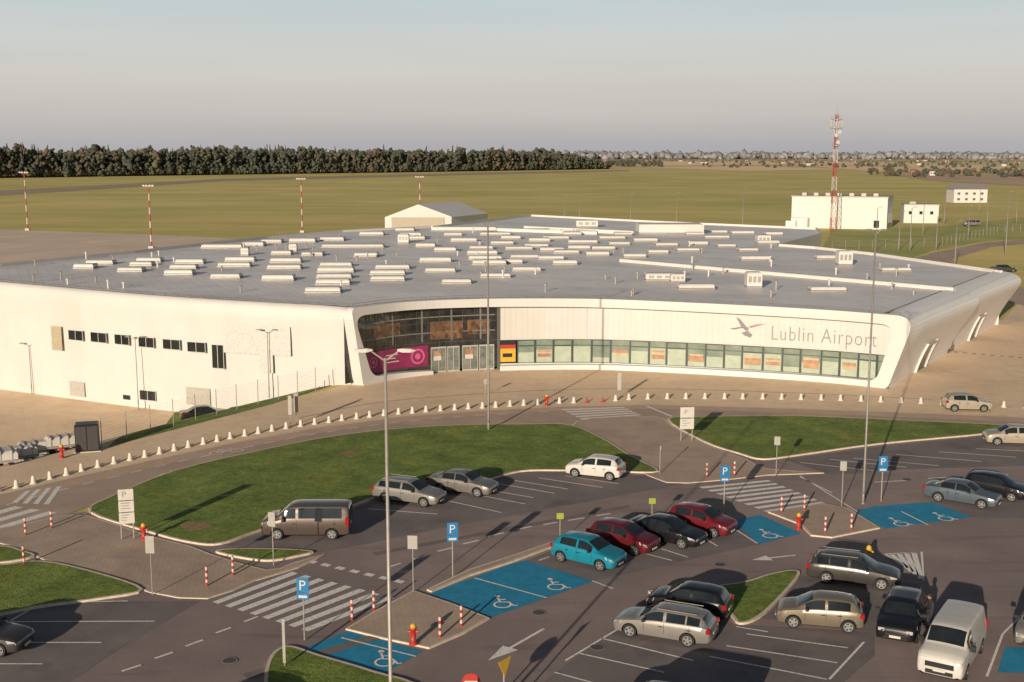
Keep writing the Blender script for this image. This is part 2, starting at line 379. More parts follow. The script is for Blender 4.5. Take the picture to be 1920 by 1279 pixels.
island(gr,[(-120,1065),(0,1062),(80,1055),(180,1076),(268,1108),(185,1126),(80,1140),(0,1156),(-120,1175)],M_grass)
island(gr,[(-120,1030),(0,1026),(45,1036),(64,1046),(0,1058),(-120,1062)],M_grass)
island(gr,[(500,1250),(515,1225),(545,1215),(600,1232),(700,1262),(790,1300),(700,1420),(500,1400),(495,1290)],M_grass)
island(gr,[(1215,1112),(1300,1105),(1390,1095),(1440,1080),(1485,1072),(1500,1080),(1470,1118),(1425,1160),(1385,1172),(1360,1150),(1280,1130)],M_grass)
island(gr,[(405,1035),(480,1031),(585,1036),(556,1046),(500,1054),(435,1045)],M_grass)
wk='walkway'
island(wk,[(-120,995),(0,992),(100,972),(165,968),(280,1006),(360,1026),(395,1040),(500,1070),(545,1058),(610,1040),(560,1066),(480,1090),(390,1124),(280,1112),(190,1078),(85,1052),(60,1040),(0,1020),(-120,1015)],M_walk,sm=2,h=.06)
island(wk,[(1072,800),(1110,785),(1230,782),(1260,800),(1325,835),(1400,862),(1440,880),(1545,888),(1440,892),(1290,907),(1215,893),(1130,826)],M_walk,sm=2,h=.06)
island(wk,[(648,1182),(700,1150),(775,1110),(850,1135),(918,1162),(870,1190),(805,1218),(720,1200)],M_walk,sm=0,h=.1)
island(wk,[(800,1108),(880,1070),(960,1044),(1030,1020),(1100,1005),(1110,1008),(1030,1030),(960,1056),(880,1082),(810,1112)],M_walk,sm=0,h=.1)
island(wk,[(1500,985),(1440,962),(1540,946),(1590,955),(1650,992),(1560,1010),(1520,1006)],M_walk,sm=0,h=.1)
bay=[[(805,1113),(962,1057),(985,1052),(1112,1091),(922,1158)],[(572,1216),(652,1184),(792,1222),(716,1266)],[(1372,978),(1425,966),(1502,1001),(1424,1021)],
     [(1598,960),(1640,950),(1745,942),(1822,970),(1660,992)],[(1870,1262),(1885,1215),(1990,1215),(1990,1262)]]
for b in bay: sheet('blue_parking_bay',b,.024,M_blue)
sheet('apron',[(-400,428),(0,430),(350,443),(520,452),(700,470),(0,560),(-600,560)],.03,M_apron)
sheet('road',[(1670,498),(1755,473),(1850,455),(1990,443),(1990,450),(1860,463),(1785,486),(1795,505),(1990,560),(1990,600),(1880,560)],.05,M_road,sm=0)
M_run=mat('runway_asphalt',(.36,.28,.17),.9,scale=.05,var=.15)
sheet('runway',[(-200,368),(100,352),(420,335),(900,324),(1180,319),(1180,321),(900,328),(420,340),(100,361),(-200,380)],.05,M_run)
M_tan=mat('stubble_field',(.86,.62,.36),.95,scale=.01,var=.05); M_brn=mat('ploughed_field',(.52,.36,.24),.95,scale=.01,var=.15); M_gf=mat('green_field',(.50,.46,.22),.95,scale=.01,var=.15)  # far field tones kept pale, distance haze mixed into their colours
sheet('stubble_field',[(1150,303),(1500,302),(1900,312),(1900,317),(1500,309),(1150,312)],.3,M_tan)
sheet('stubble_field',[(1200,314),(1420,312),(1600,318),(1400,321)],.25,M_tan)
sheet('ploughed_field',[(1640,325),(1990,330),(1990,352),(1760,340)],.2,M_brn)
sheet('stubble_field',[(1500,310),(1990,318),(1990,326),(1640,322)],.28,M_tan)
sheet('green_field',[(1350,299),(2100,301),(2100,305),(1350,301)],.6,M_gf)
sheet('ploughed_field',[(1150,299),(1350,298.5),(1350,300.5),(1150,302)],.6,M_brn)
M_mead=mat('meadow',(.27,.31,.07),.95,scale=.05,col2=(.50,.45,.14),detail=8)
sheet('green_field',[(1560,430),(1760,425),(1990,400),(1990,445),(1850,452),(1750,470),(1650,505),(1540,470)],.02,M_mead)
for u,v_ in[(860,880),(1010,1150),(430,1240),(1350,1060),(1700,900),(300,935),(1120,1215)]:
    p=G(u,v_); g=Geo(); g.lathe([(.36,0),(.36,.004)],n=18); g.lathe([(.30,.005),(.30,.007)],n=18,mi=1)
    ob('manhole_cover',g.mesh('manhole_cover',[M_metal,mat('cast_iron',(.09,.08,.075),.7)]),kind='structure',loc=(p.x,p.y,.036))
M_rep=mat('repaired_asphalt',(.20,.165,.155),.9,scale=1,var=.15,detail=8)
for a,b,w_ in[((700,1040),(1180,950),.5),((1400,1130),(1120,1240),.4),((460,1270),(720,1190),.6)]:
    g=Geo(); strip(g,[G(*a),G(*b)],w_,.031); ob('asphalt_repair_strip',g.mesh('asphalt_repair_strip',M_rep),kind='structure')

# ------------------------------------------------------------------ painted markings
def line(pts,wd=.13,z=.036,name='lane_marking'):
    g=Geo(); P=[G(*p) for p in pts]; strip(g,P,wd,z); ob(name,g.mesh(name,M_paint),kind='structure')
def zebra(a0,a1,b0,b1,n,fr=.5,z=.036):
    A0,A1,B0,B1=G(*a0),G(*a1),G(*b0),G(*b1)
    for i in range(n):
        t0=i/(n-1+fr); t1=t0+fr/(n-1+fr)
        q=[A0.lerp(B0,t0),A1.lerp(B1,t0),A1.lerp(B1,t1),A0.lerp(B0,t1)]
        if area(q)<0: q=q[::-1]
        ob('zebra_stripe',M('zebra_stripe',[(p.x,p.y,z) for p in q],[(0,1,2,3)],M_paint),kind='structure')
zebra((398,1130),(548,1073),(578,1185),(740,1122),8)
zebra((1310,914),(1440,901),(1440,962),(1548,945),8)
zebra((-60,975),(28,950),(-20,1000),(108,962),3)
zebra((22,944),(48,922),(92,947),(116,912),4)
zebra((1052,768),(1170,764),(1100,792),(1210,783),6,z=.036)
for a,b in [((228,1260),(265,1248)),((290,1236),(325,1224)),((348,1213),(381,1201)),((405,1188),(433,1178)),((458,1167),(484,1157)),
            ((730,1064),(752,1057)),((775,1050),(800,1043)),((820,1035),(848,1028)),((868,1021),(898,1014)),((915,1007),(945,1000)),((968,994),(997,988)),((1018,985),(1045,980)),((1065,977),(1095,972)),((1118,968),(1145,964)),
            ((1640,905),(1700,902)),((1890,890),(1860,893)),((1740,898),(1800,895))]: line([a,b],.15)
for i in range(7):
    a=G(578,1053).lerp(G(770,1096),i/7); b=G(578,1053).lerp(G(770,1096),(i+.55)/7)
    g=Geo(); strip(g,[a,b],.4,.036); ob('stop_line',g.mesh('stop_line',M_paint),kind='structure')
for a,b in [((935,908),(1040,926)),((965,902),(1065,918)),((1010,897),(1130,915)),((1060,893),(1160,908)),((880,926),(985,946)),((840,940),(940,962)),((690,955),(820,965)),((930,922),(1000,934)),
            ((20,1167),(290,1166)),((90,1131),(240,1128)),((0,1206),(190,1206)),((-60,1246),(80,1246)),((80,1131),(20,1165)),
            ((1085,1226),(1245,1262)),((1128,1198),(1300,1240)),((1040,1262),(1180,1300)),((1160,1180),(1060,1240)),((1380,1176),(1440,1186)),((1362,1212),(1570,1244)),((1400,1190),(1590,1216)),((1330,1232),(1550,1275)),((1620,1205),(1555,1275)),
            ((1880,1190),(1850,1270)),((1920,1150),(1880,1190)),((1500,895),(1560,925)),((1610,962),(1500,893)),
            ((1830,842),(1990,850)),((1760,848),(1905,858)),((1680,853),(1840,866)),((1600,860),(1760,874)),((1500,868),(1640,884)),((1555,862),(1700,877)),
            ((1170,1029),(1260,1052)),((1240,1030),(1290,1046)),((1365,985),(1420,1020)),((1320,1010),(1345,1025)),((890,1085),(1025,1122)),((1690,960),(1740,985)),((1110,1090),(1150,1105)),((1030,1045),(1010,1052)),
            ((640,1197),(780,1232))]: line([a,b],.11)
bl_path=Path(catmull([G(*p) for p in [(-100,975),(0,951),(150,911),(300,875),(450,842),(600,813),(760,791),(900,780),(1040,772)]],8,False))
t=0
while t<bl_path.L-1:
    g=Geo(); strip(g,[bl_path.pt(t,0),bl_path.pt(t+.9,0)],.12,.042); ob('lane_marking',g.mesh('lane_marking',M_paint),kind='structure'); t+=1.9
line([(1212,762),(1260,782)],.25,.05)
def arrow(tail,tip,z=.036):
    a,b=G(*tail),G(*tip); d=(b-a).normalized(); n=Vector((-d.y,d.x,0)); L=(b-a).length; h=min(1.7,L*.4)
    q=[a+n*.08,b-d*h+n*.08,b-d*h+n*.42,b,b-d*h-n*.42,b-d*h-n*.08,a-n*.08]
    if area(q)<0:q=q[::-1]
    ob('road_arrow',M('road_arrow',[(p.x,p.y,z) for p in q],[tuple(range(len(q)))],M_paint),kind='structure')
arrow((1020,1180),(915,1240)); arrow((1492,1042),(1410,1051))
for k in range(4): line([(1672+14*k,1041-1*k),(1700+9*k,1066+7*k)],.3)
line([(1660,1040),(1728,1036),(1732,1090),(1660,1040)],.15,.04)
def wheelchair(c,ang,s=1.0,z=.044):
    C=G(*c); g=Geo()
    def T(x,y): 
        x*=s;y*=s; return Vector((C.x+x*math.cos(ang)-y*math.sin(ang),C.y+x*math.sin(ang)+y*math.cos(ang),0))
    strip(g,[T(.02+.36*math.cos(a),-.25+.36*math.sin(a)) for a in np.linspace(math.radians(110),math.radians(370),18)],.1*s,z)
    strip(g,[T(-.08,.55),T(-.04,.05),T(.32,.0),T(.5,-.45),T(.66,-.42)],.11*s,z+.002)
    strip(g,[T(-.06,.32),T(.25,.30)],.1*s,z+.004)
    g.add([tuple(T(-.08+.13*math.cos(a),.75+.13*math.sin(a)))[:2]+(z,) for a in np.linspace(0,2*math.pi,12,endpoint=False)],[tuple(range(12))])
    ob('wheelchair_symbol',g.mesh('wheelchair_symbol',M_paint),kind='structure')
for c in [(940,1131),(1040,1098),(720,1238),(1440,1003),(1685,981),(1768,971)]: wheelchair(c,math.radians(8),1.15)
def bike(c,ang,s=1.0,z=.05):
    C=G(*c); g=Geo()
    def T(x,y): 
        x*=s;y*=s; return Vector((C.x+x*math.cos(ang)-y*math.sin(ang),C.y+x*math.sin(ang)+y*math.cos(ang),0))
    for ox in(-.6,.6): strip(g,[T(ox+.38*math.cos(a),.38*math.sin(a)) for a in np.linspace(0,2*math.pi,16)],.09,z)
    strip(g,[T(-.6,0),T(-.25,.6),T(.4,.6),T(0,0),T(-.6,0)],.08,z+.002); strip(g,[T(0,0),T(-.3,.8)],.08,z+.003); strip(g,[T(.6,0),T(.35,.85),T(.55,.9)],.08,z+.003)
    ob('bicycle_symbol',g.mesh('bicycle_symbol',M_paint),kind='structure')
bike((425,848),math.radians(30),1.3); bike((335,889),math.radians(30),1.3)
g=Geo(); P=Path([G(1780,660),G(1990,678)])
for i in range(24): strip(g,[P.pt(i*P.L/24,0),P.pt((i+1)*P.L/24,0)],.5,.05,i%2)
ob('painted_kerb_strip',g.mesh('painted_kerb_strip',[M_paint,mat('faded_red',(.5,.18,.12),.7)]),kind='structure')
M_soil=mat('bare_soil',(.28,.18,.09),.95,scale=3,var=.3)
sheet('bare_soil_patch',[(340,985),(375,982),(398,989),(370,997),(345,995)],.115,M_soil,sm=4)
sheet('bare_soil_patch',[(640,851),(665,849),(675,854),(648,857)],.115,M_soil,sm=4)

# ------------------------------------------------------------------ TERMINAL
term=empty('terminal_building',(0,118,0),label='long white airport terminal with grey skylit roof and glass front',cat='building')
OFF=Vector((0,118,0))
def tp(name,g_or_me,mats=None,sm=False,label=None,parent=None):
    me=g_or_me.mesh(name,mats,sm) if isinstance(g_or_me,Geo) else g_or_me
    o=ob(name,me,parent=parent or term,label=label)
    if parent is None: o.location=-OFF
    return o
sA,_=F.find(935,660); sD,_=F.find(806,690)
def bez(a,c,b,n):
    return [((1-t)**2*a[0]+2*t*(1-t)*c[0]+t*t*b[0],(1-t)**2*a[1]+2*t*(1-t)*c[1]+t*t*b[1]) for t in [i/n for i in range(n)]]
def lin(a,b,n): return [(a[0]+(b[0]-a[0])*i/n,a[1]+(b[1]-a[1])*i/n) for i in range(n)]
def toward(a,b,r):
    d=math.hypot(b[0]-a[0],b[1]-a[1]); return (a[0]+(b[0]-a[0])*r/d,a[1]+(b[1]-a[1])*r/d)
def ring(start,BR,TR,TL,BL,end,r):
    pts=[]; prev=start; ns=[50,8,80,8]
    seq=[start,BR,TR,TL,BL,end]
    for i in range(1,5):
        a=toward(seq[i],seq[i-1],r[i-1]); b=toward(seq[i],seq[i+1],r[i-1])
        pts+=lin(prev,a,ns[i-1]); pts+=bez(a,seq[i],b,10); prev=b
    pts+=lin(prev,end,14)+[end]; return pts
pTL=zr(E0.x,E0.y); pTR=zr(RPs.x,RPs.y)
outer=ring((sA,0),(SL+.3,0),(SL+2.6,pTR+.08),(-1.25,pTL+.08),(0.1,0),(sD,0),[.5,1.9,.7,.3])
inner=ring((sA,.5),(SL-.8,.62),(SL+.75,pTR-.85),(-.85,pTL-.75),(1.35,.7),(sD,.4),[.9,1.5,1.5,1.1])
n=len(outer); g=Geo()
vsr=[F.pt(s,z,.9) for s,z in outer]+[F.pt(s,z,.86) for s,z in inner]+[F.pt(s,z,-.02) for s,z in inner]
g.add(vsr,[(i,i+1,n+i+1,n+i) for i in range(n-1)]+[(n+i,n+i+1,2*n+i+1,2*n+i) for i in range(n-1)])
top=[(s,z) for s,z in outer if z>pTR-.1]
tpv=[F.pt(s,z,.9) for s,z in top]+[F.pt(s,z+.02,.1) for s,z in top]+[F.pt(s,z-.25,.1) for s,z in top]
m_=len(top); g.add(tpv,[(i,m_+i,m_+i+1,i+1) for i in range(m_-1)]+[(m_+i,2*m_+i,2*m_+i+1,m_+i+1) for i in range(m_-1)])
fr=tp('facade_frame',g,M_frame)
def fstrip(g,s0,s1,z0,z1,off0=0,off1=0,n=60,mi=0,path=F,side=1):
    vs=[]
    for i in range(n+1):
        s=s0+(s1-s0)*i/n; a=z0(s) if callable(z0) else z0; b=z1(s) if callable(z1) else z1
        vs+=[path.pt(s,a,off0,side),path.pt(s,b,off1,side)]
    g.add(vs,[(2*i,2*i+2,2*i+3,2*i+1) if side>0 else (2*i,2*i+1,2*i+3,2*i+2) for i in range(n)],mi)
sW,_=F.find(968,660)
g=Geo(); fstrip(g,sA,SL+1.3,3.2,6.9); tp('facade_wall',g,M_fac)
fsm=Geo(); s=sA+.6
while s<SL:
    fsm.add([F.pt(s,3.25,.012),F.pt(s+.025,3.25,.012),F.pt(s+.025,6.8,.012),F.pt(s,6.8,.012)],[(0,1,2,3)]); s+=.6
tp('panel_joint',fsm,mat('joint_grey',(.46,.44,.41),.6))
s1,_=F.find(1100,600); g=Geo(); g.add([F.pt(s1,3.2,.02),F.pt(s1+.05,3.2,.02),F.pt(s1+.05,6.9,.02),F.pt(s1,6.9,.02)],[(0,1,2,3)]); tp('downpipe',g,M_metal)
g=Geo(); fstrip(g,sA,SL+.3,.0,.62); fstrip(g,sA,SL+1,3.12,3.2,.05,.05); tp('window_sill_band',g,M_frame)
us=[970,1003,1037,1073,1108,1145,1180,1216,1250,1288,1322,1357,1392,1430,1466,1502,1540,1575,1610,1645,1676]
ss=[F.find(u,662)[0] for u in us]
posters={1:.7,5:.7,7:.9,9:.8,12:.9,13:.7,15:1.1,17:.7}
M_pr=mat('poster_red',(.32,.11,.075),.6,scale=1.5,col2=(.42,.28,.17)); M_py=mat('poster_cream',(.46,.38,.24),.6,scale=1.5,var=.2); M_po=mat('poster_orange',(.40,.24,.13),.6,scale=1.5,var=.25)
for i in range(len(us)-1):
    a,b=ss[i],ss[i+1]
    g=Geo(); fstrip(g,a+.06,b-.06,.62,3.12,-.02,-.02,n=4)
    wdw=tp('window',g,M_glassW)
    g=Geo()
    for s_,w_ in((a,.11),(b-.05,.05)): g.add([F.pt(s_,.62,.04),F.pt(s_+w_,.62,.04),F.pt(s_+w_,3.12,.04),F.pt(s_,3.12,.04),F.pt(s_,.62,-.02),F.pt(s_+w_,.62,-.02),F.pt(s_+w_,3.12,-.02),F.pt(s_,3.12,-.02)],[(0,1,2,3),(1,5,6,2),(4,0,3,7)])
    for z_ in(.62,2.45,3.06): fstrip(g,a,b,z_,z_+.06,.03,.03,n=3)
    if i%2==0:
        for z_ in(2.4,3.0): fstrip(g,a,b,z_,z_+.12,.045,.045,n=3)
        for q in(a,b-.1): fstrip(g,q,q+.12,.62,3.1,.05,.05,n=1)
    tp('frame',g,mat('window_frame_dark',(.05,.06,.055),.4),parent=wdw)
    g=Geo(); fstrip(g,a+.13,b-.12,.7,[1.75,2.35,1.2,2.0,2.35][(i*3)%5],-.008,-.008,n=3); tp('blind',g,mat('pale_blind',(.38,.43,.34),.7,scale=1,var=.12),parent=wdw)
    if i in posters:
        g=Geo(); hh=posters[i]; z0=1.15+.1*(i%3)
        fstrip(g,a+.28,b-.2,z0,z0+hh*.5,.01,.01,n=3,mi=0); fstrip(g,a+.28,b-.2,z0+hh*.5,z0+hh*.78,.01,.01,n=3,mi=1); fstrip(g,a+.28,b-.2,z0+hh*.78,z0+hh,.01,.01,n=3,mi=2)
        pk=[M_po,M_pr,M_py]; k=i%3; tp('poster',g,pk[k:]+pk[:k],parent=wdw)
g=Geo(); fstrip(g,sA,sW,.5,3.15,0,0,n=4); ap=tp('advert_panel',g,M_black)
g=Geo(); fstrip(g,sA+.12,sW-.05,.8,2.2,.03,.03,n=4,mi=0); fstrip(g,sA+.12,sW-.05,2.2,2.6,.03,.03,n=4,mi=1); fstrip(g,sA+.4,sW-.4,1.3,1.7,.05,.05,n=4,mi=2)
tp('poster',g,[M_yel,M_red,M_black],parent=ap)
g=Geo(); fstrip(g,-1.4,sA-.05,.3,pTL-.3,-.05,-.05,n=30); tp('entrance_glazing',g,M_glassE)
g=Geo(); s=.3
while s<sA: 
    g.add([F.pt(s,.2,.0),F.pt(s+.04,.2,.0),F.pt(s+.04,7.1,.0),F.pt(s,7.1,.0)],[(0,1,2,3)]); s+=1.25
for z in(.75,3.15,5.2): fstrip(g,-.9,sA,z,z+.04,.01,.01,n=30)
g.add([F.pt(sA-.2,.0,.1),F.pt(sA+.12,.0,.1),F.pt(sA+.12,7.0,.1),F.pt(sA-.2,7.0,.1)],[(0,1,2,3)])
tp('mullion',g,mat('mullion_grey',(.10,.098,.09),.45))
M_refl=mat('painted_reflection_brown',(.26,.13,.065),.3,scale=1.6,col2=(.02,.02,.02),detail=9)  # brown patches on the entrance glass, reflections painted as colour
for (u0,v0,u1,v1) in [(806,604,868,634),(876,600,920,626),(700,612,750,628)]:
    a,z1=F.find(u0,v0); b,z0=F.find(u1,v1); g=Geo(); fstrip(g,a,b,z0,z1,-.03,-.03,n=4); tp('painted_reflection',g,M_refl)
for u in (735,790,846,900):
    a,_=F.find(u,650); g=Geo(); fstrip(g,a,a+.18,3.3,6.6,-.025,-.025,n=1); tp('interior_column',g,mat('interior_column_grey',(.17,.17,.16),.6))
for z0_ in(4.15,5.75):
    g=Geo(); fstrip(g,.6,sA-.4,z0_,z0_+.09,-.03,-.03,n=20); tp('interior_light_rail',g,mat('interior_rail_pale',(.22,.21,.19),.5))
a,_=F.find(676,690); b,_=F.find(803,690)
g=Geo(); fstrip(g,a+.2,b,.85,2.95,.06,.06,n=10); bn=tp('banner',g,M_mag)
for cc,rr_ in((.2,.55),(.86,.8)):
    g=Geo(); c=a+(b-a)*cc; g.add([F.pt(c+rr_*math.cos(q),1.9+rr_*math.sin(q),.08) for q in np.linspace(0,2*math.pi,20,endpoint=False)]+[F.pt(c+rr_*.75*math.cos(q),1.9+rr_*.75*math.sin(q),.08) for q in np.linspace(0,2*math.pi,20,endpoint=False)],[(k,(k+1)%20,20+(k+1)%20,20+k) for k in range(20)])
    g.add([F.pt(c+rr_*.4*math.cos(q),1.9+rr_*.4*math.sin(q),.085) for q in np.linspace(0,2*math.pi,14,endpoint=False)],[tuple(range(14))])
    tp('emblem',g,M_pink,parent=bn)
for zz,w_ in((2.3,2.2),(1.95,1.8),(1.6,2.4)):
    g=Geo(); fstrip(g,a+(b-a)*.40,a+(b-a)*.40+w_*.7,zz,zz+.1,.1,.1,n=4); tp('print_line',g,M_swh,parent=bn)
M_dglass=mat('door_glass',(.10,.12,.11),.06,scale=1.2,col2=(.24,.25,.22),spec=.8)
for k,(u0,u1) in enumerate([(808,836),(838,862),(866,896),(898,926)]):
    a,_=F.find(u0,690); b,_=F.find(u1,690)
    g=Geo(); fstrip(g,a,b,.05,2.6,.02,.02,n=3); d=tp('door',g,M_dglass)
    g=Geo()
    for q in(a,b-.08,(a+b)/2-.03): fstrip(g,q,q+.08,.05,2.7,.06,.06,n=2)
    fstrip(g,a,b,2.55,2.7,.07,.07,n=3); fstrip(g,a,b,.05,.2,.07,.07,n=3); tp('frame',g,mat('door_frame_pale',(.42,.41,.38),.45),parent=d)
    if k in(0,2):
        g=Geo(); fstrip(g,a+.3,b-.55,1.75,2.3,.09,.09,n=2,mi=0); fstrip(g,a+.3,b-.55,1.3,1.75,.09,.09,n=2,mi=1); tp('notice',g,[M_pr,M_swh],parent=d)
def text_geo(txt,size=1.0):
    cu=bpy.data.curves.new('t','FONT'); cu.body=txt; cu.size=size; cu.resolution_u=4; cu.space_character=1.12 if len(txt)>3 else 1; cu.offset=-.012 if len(txt)>3 else 0
    o=bpy.data.objects.new('t',cu); COL.objects.link(o); dg=bpy.context.evaluated_depsgraph_get(); dg.update()
    me=o.evaluated_get(dg).to_mesh(); v=[tuple(x.co) for x in me.vertices]; f=[tuple(p.vertices) for p in me.polygons]
    o.evaluated_get(dg).to_mesh_clear(); bpy.data.objects.remove(o); return v,f
v,f=text_geo('Lublin Airport'); xs_=[p[0] for p in v]; wx=max(xs_)-min(xs_)
a,za=F.find(1447,636); b,zb_=F.find(1643,650); sc=(b-a)/wx; h=1.75/.72
g=Geo(); g.add([F.pt(a+(x-min(xs_))*sc,za-.05+(zb_-za)*((x-min(xs_))/wx)*.3+y*h*.86,.07) for x,y,z in v],f); lt=tp('lettering',g,M_txt)
def blade(g,pts,mi):
    P=[]
    for u,v_ in pts:
        s_,z_=F.find(u,v_); P.append(F.pt(s_,z_,.08))
    g.add(P,[tuple(range(len(P)))],mi)
g=Geo()
blade(g,[(1368,616),(1392,612),(1404,614),(1403,617),(1390,615),(1375,618)],1)
blade(g,[(1380,594),(1387,598),(1398,611),(1404,619),(1399,620),(1389,611)],1)
blade(g,[(1404,612),(1420,608),(1437,607),(1422,611),(1408,615)],0)
blade(g,[(1402,620),(1412,628),(1407,633),(1396,629),(1390,624)],1)
tp('logo',g,[mat('logo_red',(.36,.17,.14),.5),mat('logo_grey',(.19,.18,.18),.5)])
profL=[(-4.3,0),(4.5,.25),(6.4,.45),(7.2,.4),(7.62,.15),(7.72,-.2)]
cornz=sorted([(z,s) for s,z in outer if s<.4],key=lambda q:q[0])
def corner_pt(z):
    zc=max(0,z); s_=np.interp(zc,[q[0] for q in cornz],[q[1] for q in cornz]); return F.pt(float(s_),z,.9)
prof2=[(-4.3,0)]+[(z,float(np.interp(z,[p[0] for p in profL],[p[1] for p in profL]))) for z in np.arange(0,7.0,.7)]+profL[3:]
g=Geo(); sv=[0,.25,.5,.8,1.2,1.6,2.1,2.7,3.4,4.2,5.0]+list(np.linspace(6,LP.L,50)); rows=[]
for s in sv:
    r=[]
    for z,o_ in prof2:
        p=LP.pt(s,0,o_,-1); zz=z if z<4.6 else z+(zr(p.x,p.y)-7.7); q=Vector((p.x,p.y,zz))
        k=smooth(s/5.0)
        if k<1:
            zq=z if z<4.6 else min(z/7.62,1.0)*(pTL+.08) if z>=7.2 else z
            c=corner_pt(zq); off=LP.pt(s,0,0,-1)-LP.pt(0,0,0,-1)
            c2=Vector((c.x+off.x,c.y+off.y,zq if z<7.7 else pTL+.05)); q=c2.lerp(q,k)
        r.append(q)
    rows.append(r)
npf=len(prof2); g.add([p for r in rows for p in r],[(i*npf+j,i*npf+j+1,(i+1)*npf+j+1,(i+1)*npf+j) for i in range(len(sv)-1) for j in range(npf-1)])
tp('side_wall',g,M_white,True)
def lwin(u0,v0,u1,v1,m,name='window',fr=True,off=.5):
    a,z1=LP.find(u0,v0,off,-1); b,z0=LP.find(u1,v1,off,-1)
    _,z1b=LP.find(u1,v0,off,-1); z1=(z1+z1b)/2
    g=Geo(); fstrip(g,min(a,b),max(a,b),z0,z1,off+.02,off+.02,n=2,path=LP,side=-1); o=tp(name,g,m)
    if fr:
        g=Geo(); A,B=min(a,b),max(a,b)
        for q in(A-.05,B-.02,(A+B)/2-.02): fstrip(g,q,q+.06,z0-.04,z1+.04,off+.05,off+.05,n=1,path=LP,side=-1)
        for q in(z0-.06,z1): fstrip(g,A,B,q,q+.06,off+.055,off+.055,n=1,path=LP,side=-1)
        tp('frame',g,M_swh,parent=o)
M_lt=mat('louvre_tan',(.40,.34,.24),.6); M_lg=mat('louvre_grey',(.42,.39,.35),.6); M_ap=mat('access_panel_white',(.56,.54,.51),.5)
for u,v_,w_ in[(128,620,27),(170,624,29),(214,628,28),(259,633,30),(306,637,31),(352,642,33)]: lwin(u,v_,u+w_,v_+19,M_glass)
lwin(397,647,421,691,M_glass); lwin(262,733,293,752,M_glass,off=.15); lwin(231,741,244,750,M_glass,off=.15,fr=False)
for (u0,v0,u1,v1) in[(130,716,160,745),(348,727,395,762)]: lwin(u0,v0,u1,v1,M_lg,'louvre_door',False,off=.18)
lwin(95,612,118,658,M_lt,'louvre_door',False,off=.5)
lwin(418,610,545,668,M_ap,'access_panel',False,off=.5)
lwin(487,662,512,700,M_ap,'service_door',False,off=.5)
# right side: overlapping rounded white shells
profR=[(0,0),(.6,.12),(1.2,.26),(2.1,.55),(3,.9),(3.8,1.25),(4.5,1.58),(5.0,1.8),(5.4,1.95),(5.8,2.0),(6.15,1.93),(6.45,1.74),(6.7,1.44),(6.9,1.0),(7.03,.5),(7.1,0),(7.12,-.7)]
cornR=sorted([(z,s) for s,z in outer if s>SL+.2 and z<pTR+.07],key=lambda q:q[0])
def shell(s0,s1,fl=.3,n_=30,first=False):
    g=Geo(); L=len(profR); vs=[]
    for i in range(n_+1):
        s=s0+(s1-s0)*i/n_; q_=(s-s0)/(s1-s0); f=1+fl*q_**2
        for z,o_ in profR:
            lean=1.8*smooth(z/6)*q_**3
            p=RP.pt(s+lean,0,o_*f if o_>0 else o_,1); P=Vector((p.x,p.y,z+(0 if z<5 else (z-5)/2.1*(zr(p.x,p.y)-7.0))))
            if first and s-s0<4.5:
                k=smooth((s-s0)/4.5); zc=z*(pTR+.08)/7.1
                if o_<=0: sC=SL+.6+o_
                elif z>6.5: sC=float(np.interp(min(zc,cornR[-1][0]),[q[0] for q in cornR],[q[1] for q in cornR]))
                else: sC=float(np.interp(zc,[q[0] for q in cornR],[q[1] for q in cornR]))
                C=F.pt(sC,min(zc,pTR+.09),.9); d=RP.pt(s,0,0)-RP.pt(s0,0,0); P=Vector((C.x+d.x,C.y+d.y,C.z)).lerp(P,k)
            vs.append(tuple(P))
    g.add(vs,[(i*L+j,(i+1)*L+j,(i+1)*L+j+1,i*L+j+1) for i in range(n_) for j in range(L-1)])
    e_=[Vector(vs[n_*L+j]) for j in range(L)]
    inn=[]
    for j in range(L):
        q=RP.pt(s1-.3,e_[j].z*.92,-.3,1); w=e_[j].lerp(Vector((q.x,q.y,e_[j].z*.9)),.28); inn.append(w)
    g.add([tuple(p) for p in e_+inn],[(j,j+1,L+j+1,L+j) for j in range(L-1)])
    g.add([tuple(p) for p in inn]+[tuple(RP.pt(s1-.3,6.6,-1.2)),tuple(RP.pt(s1-.3,0,-1.2))],[tuple(range(L+2))],1)
    return g
RL=RP.L
for s0,s1,fs_ in((0,RL*.49,True),(RL*.51,RL,False)):
    o=tp('side_shell',shell(s0,s1,.28,first=fs_).mesh('side_shell',[M_shell,M_glass],True))
    try: o.data.set_sharp_from_angle(angle=math.radians(55))
    except Exception: pass
g=Geo(); fstrip(g,RL*.47,RL*.53,0,6.6,.1,.5,n=2,path=RP); tp('side_glazing',g,M_glass)
def pr(z): return float(np.interp(z,[p[0] for p in profR],[p[1] for p in profR]))
for s0,s1,ex in((RL*.20,RL*.27,.06),(RL*.68,RL*.75,.08)):
    def Q(s,z,o): return RP.pt(s+.9*z/2.9,z,pr(z)*(1+ex)+o)
    zs_=[.05,.7,1.4,2.1,2.7]
    g=Geo(); g.add([Q(s,z,.08) for z in zs_ for s in(s0,s1)],[(2*i,2*i+1,2*i+3,2*i+2) for i in range(4)]); dd=tp('side_door',g,M_glass)
    g=Geo()
    for q in(s0-.3,s1): g.add([Q(s,z,o) for z in zs_+[2.95] for s,o in((q,.0),(q,.2),(q+.3,.2),(q+.3,0))],[(4*i+j,4*i+j+1,4*i+j+5,4*i+j+4) for i in range(5) for j in range(3)])
    g.add([Q(s0-.3,2.7,.21),Q(s1+.3,2.7,.21),Q(s1+.3,2.97,.21),Q(s0-.3,2.97,.21)],[(0,1,2,3)])
    tp('surround',g,M_frame,parent=dd)
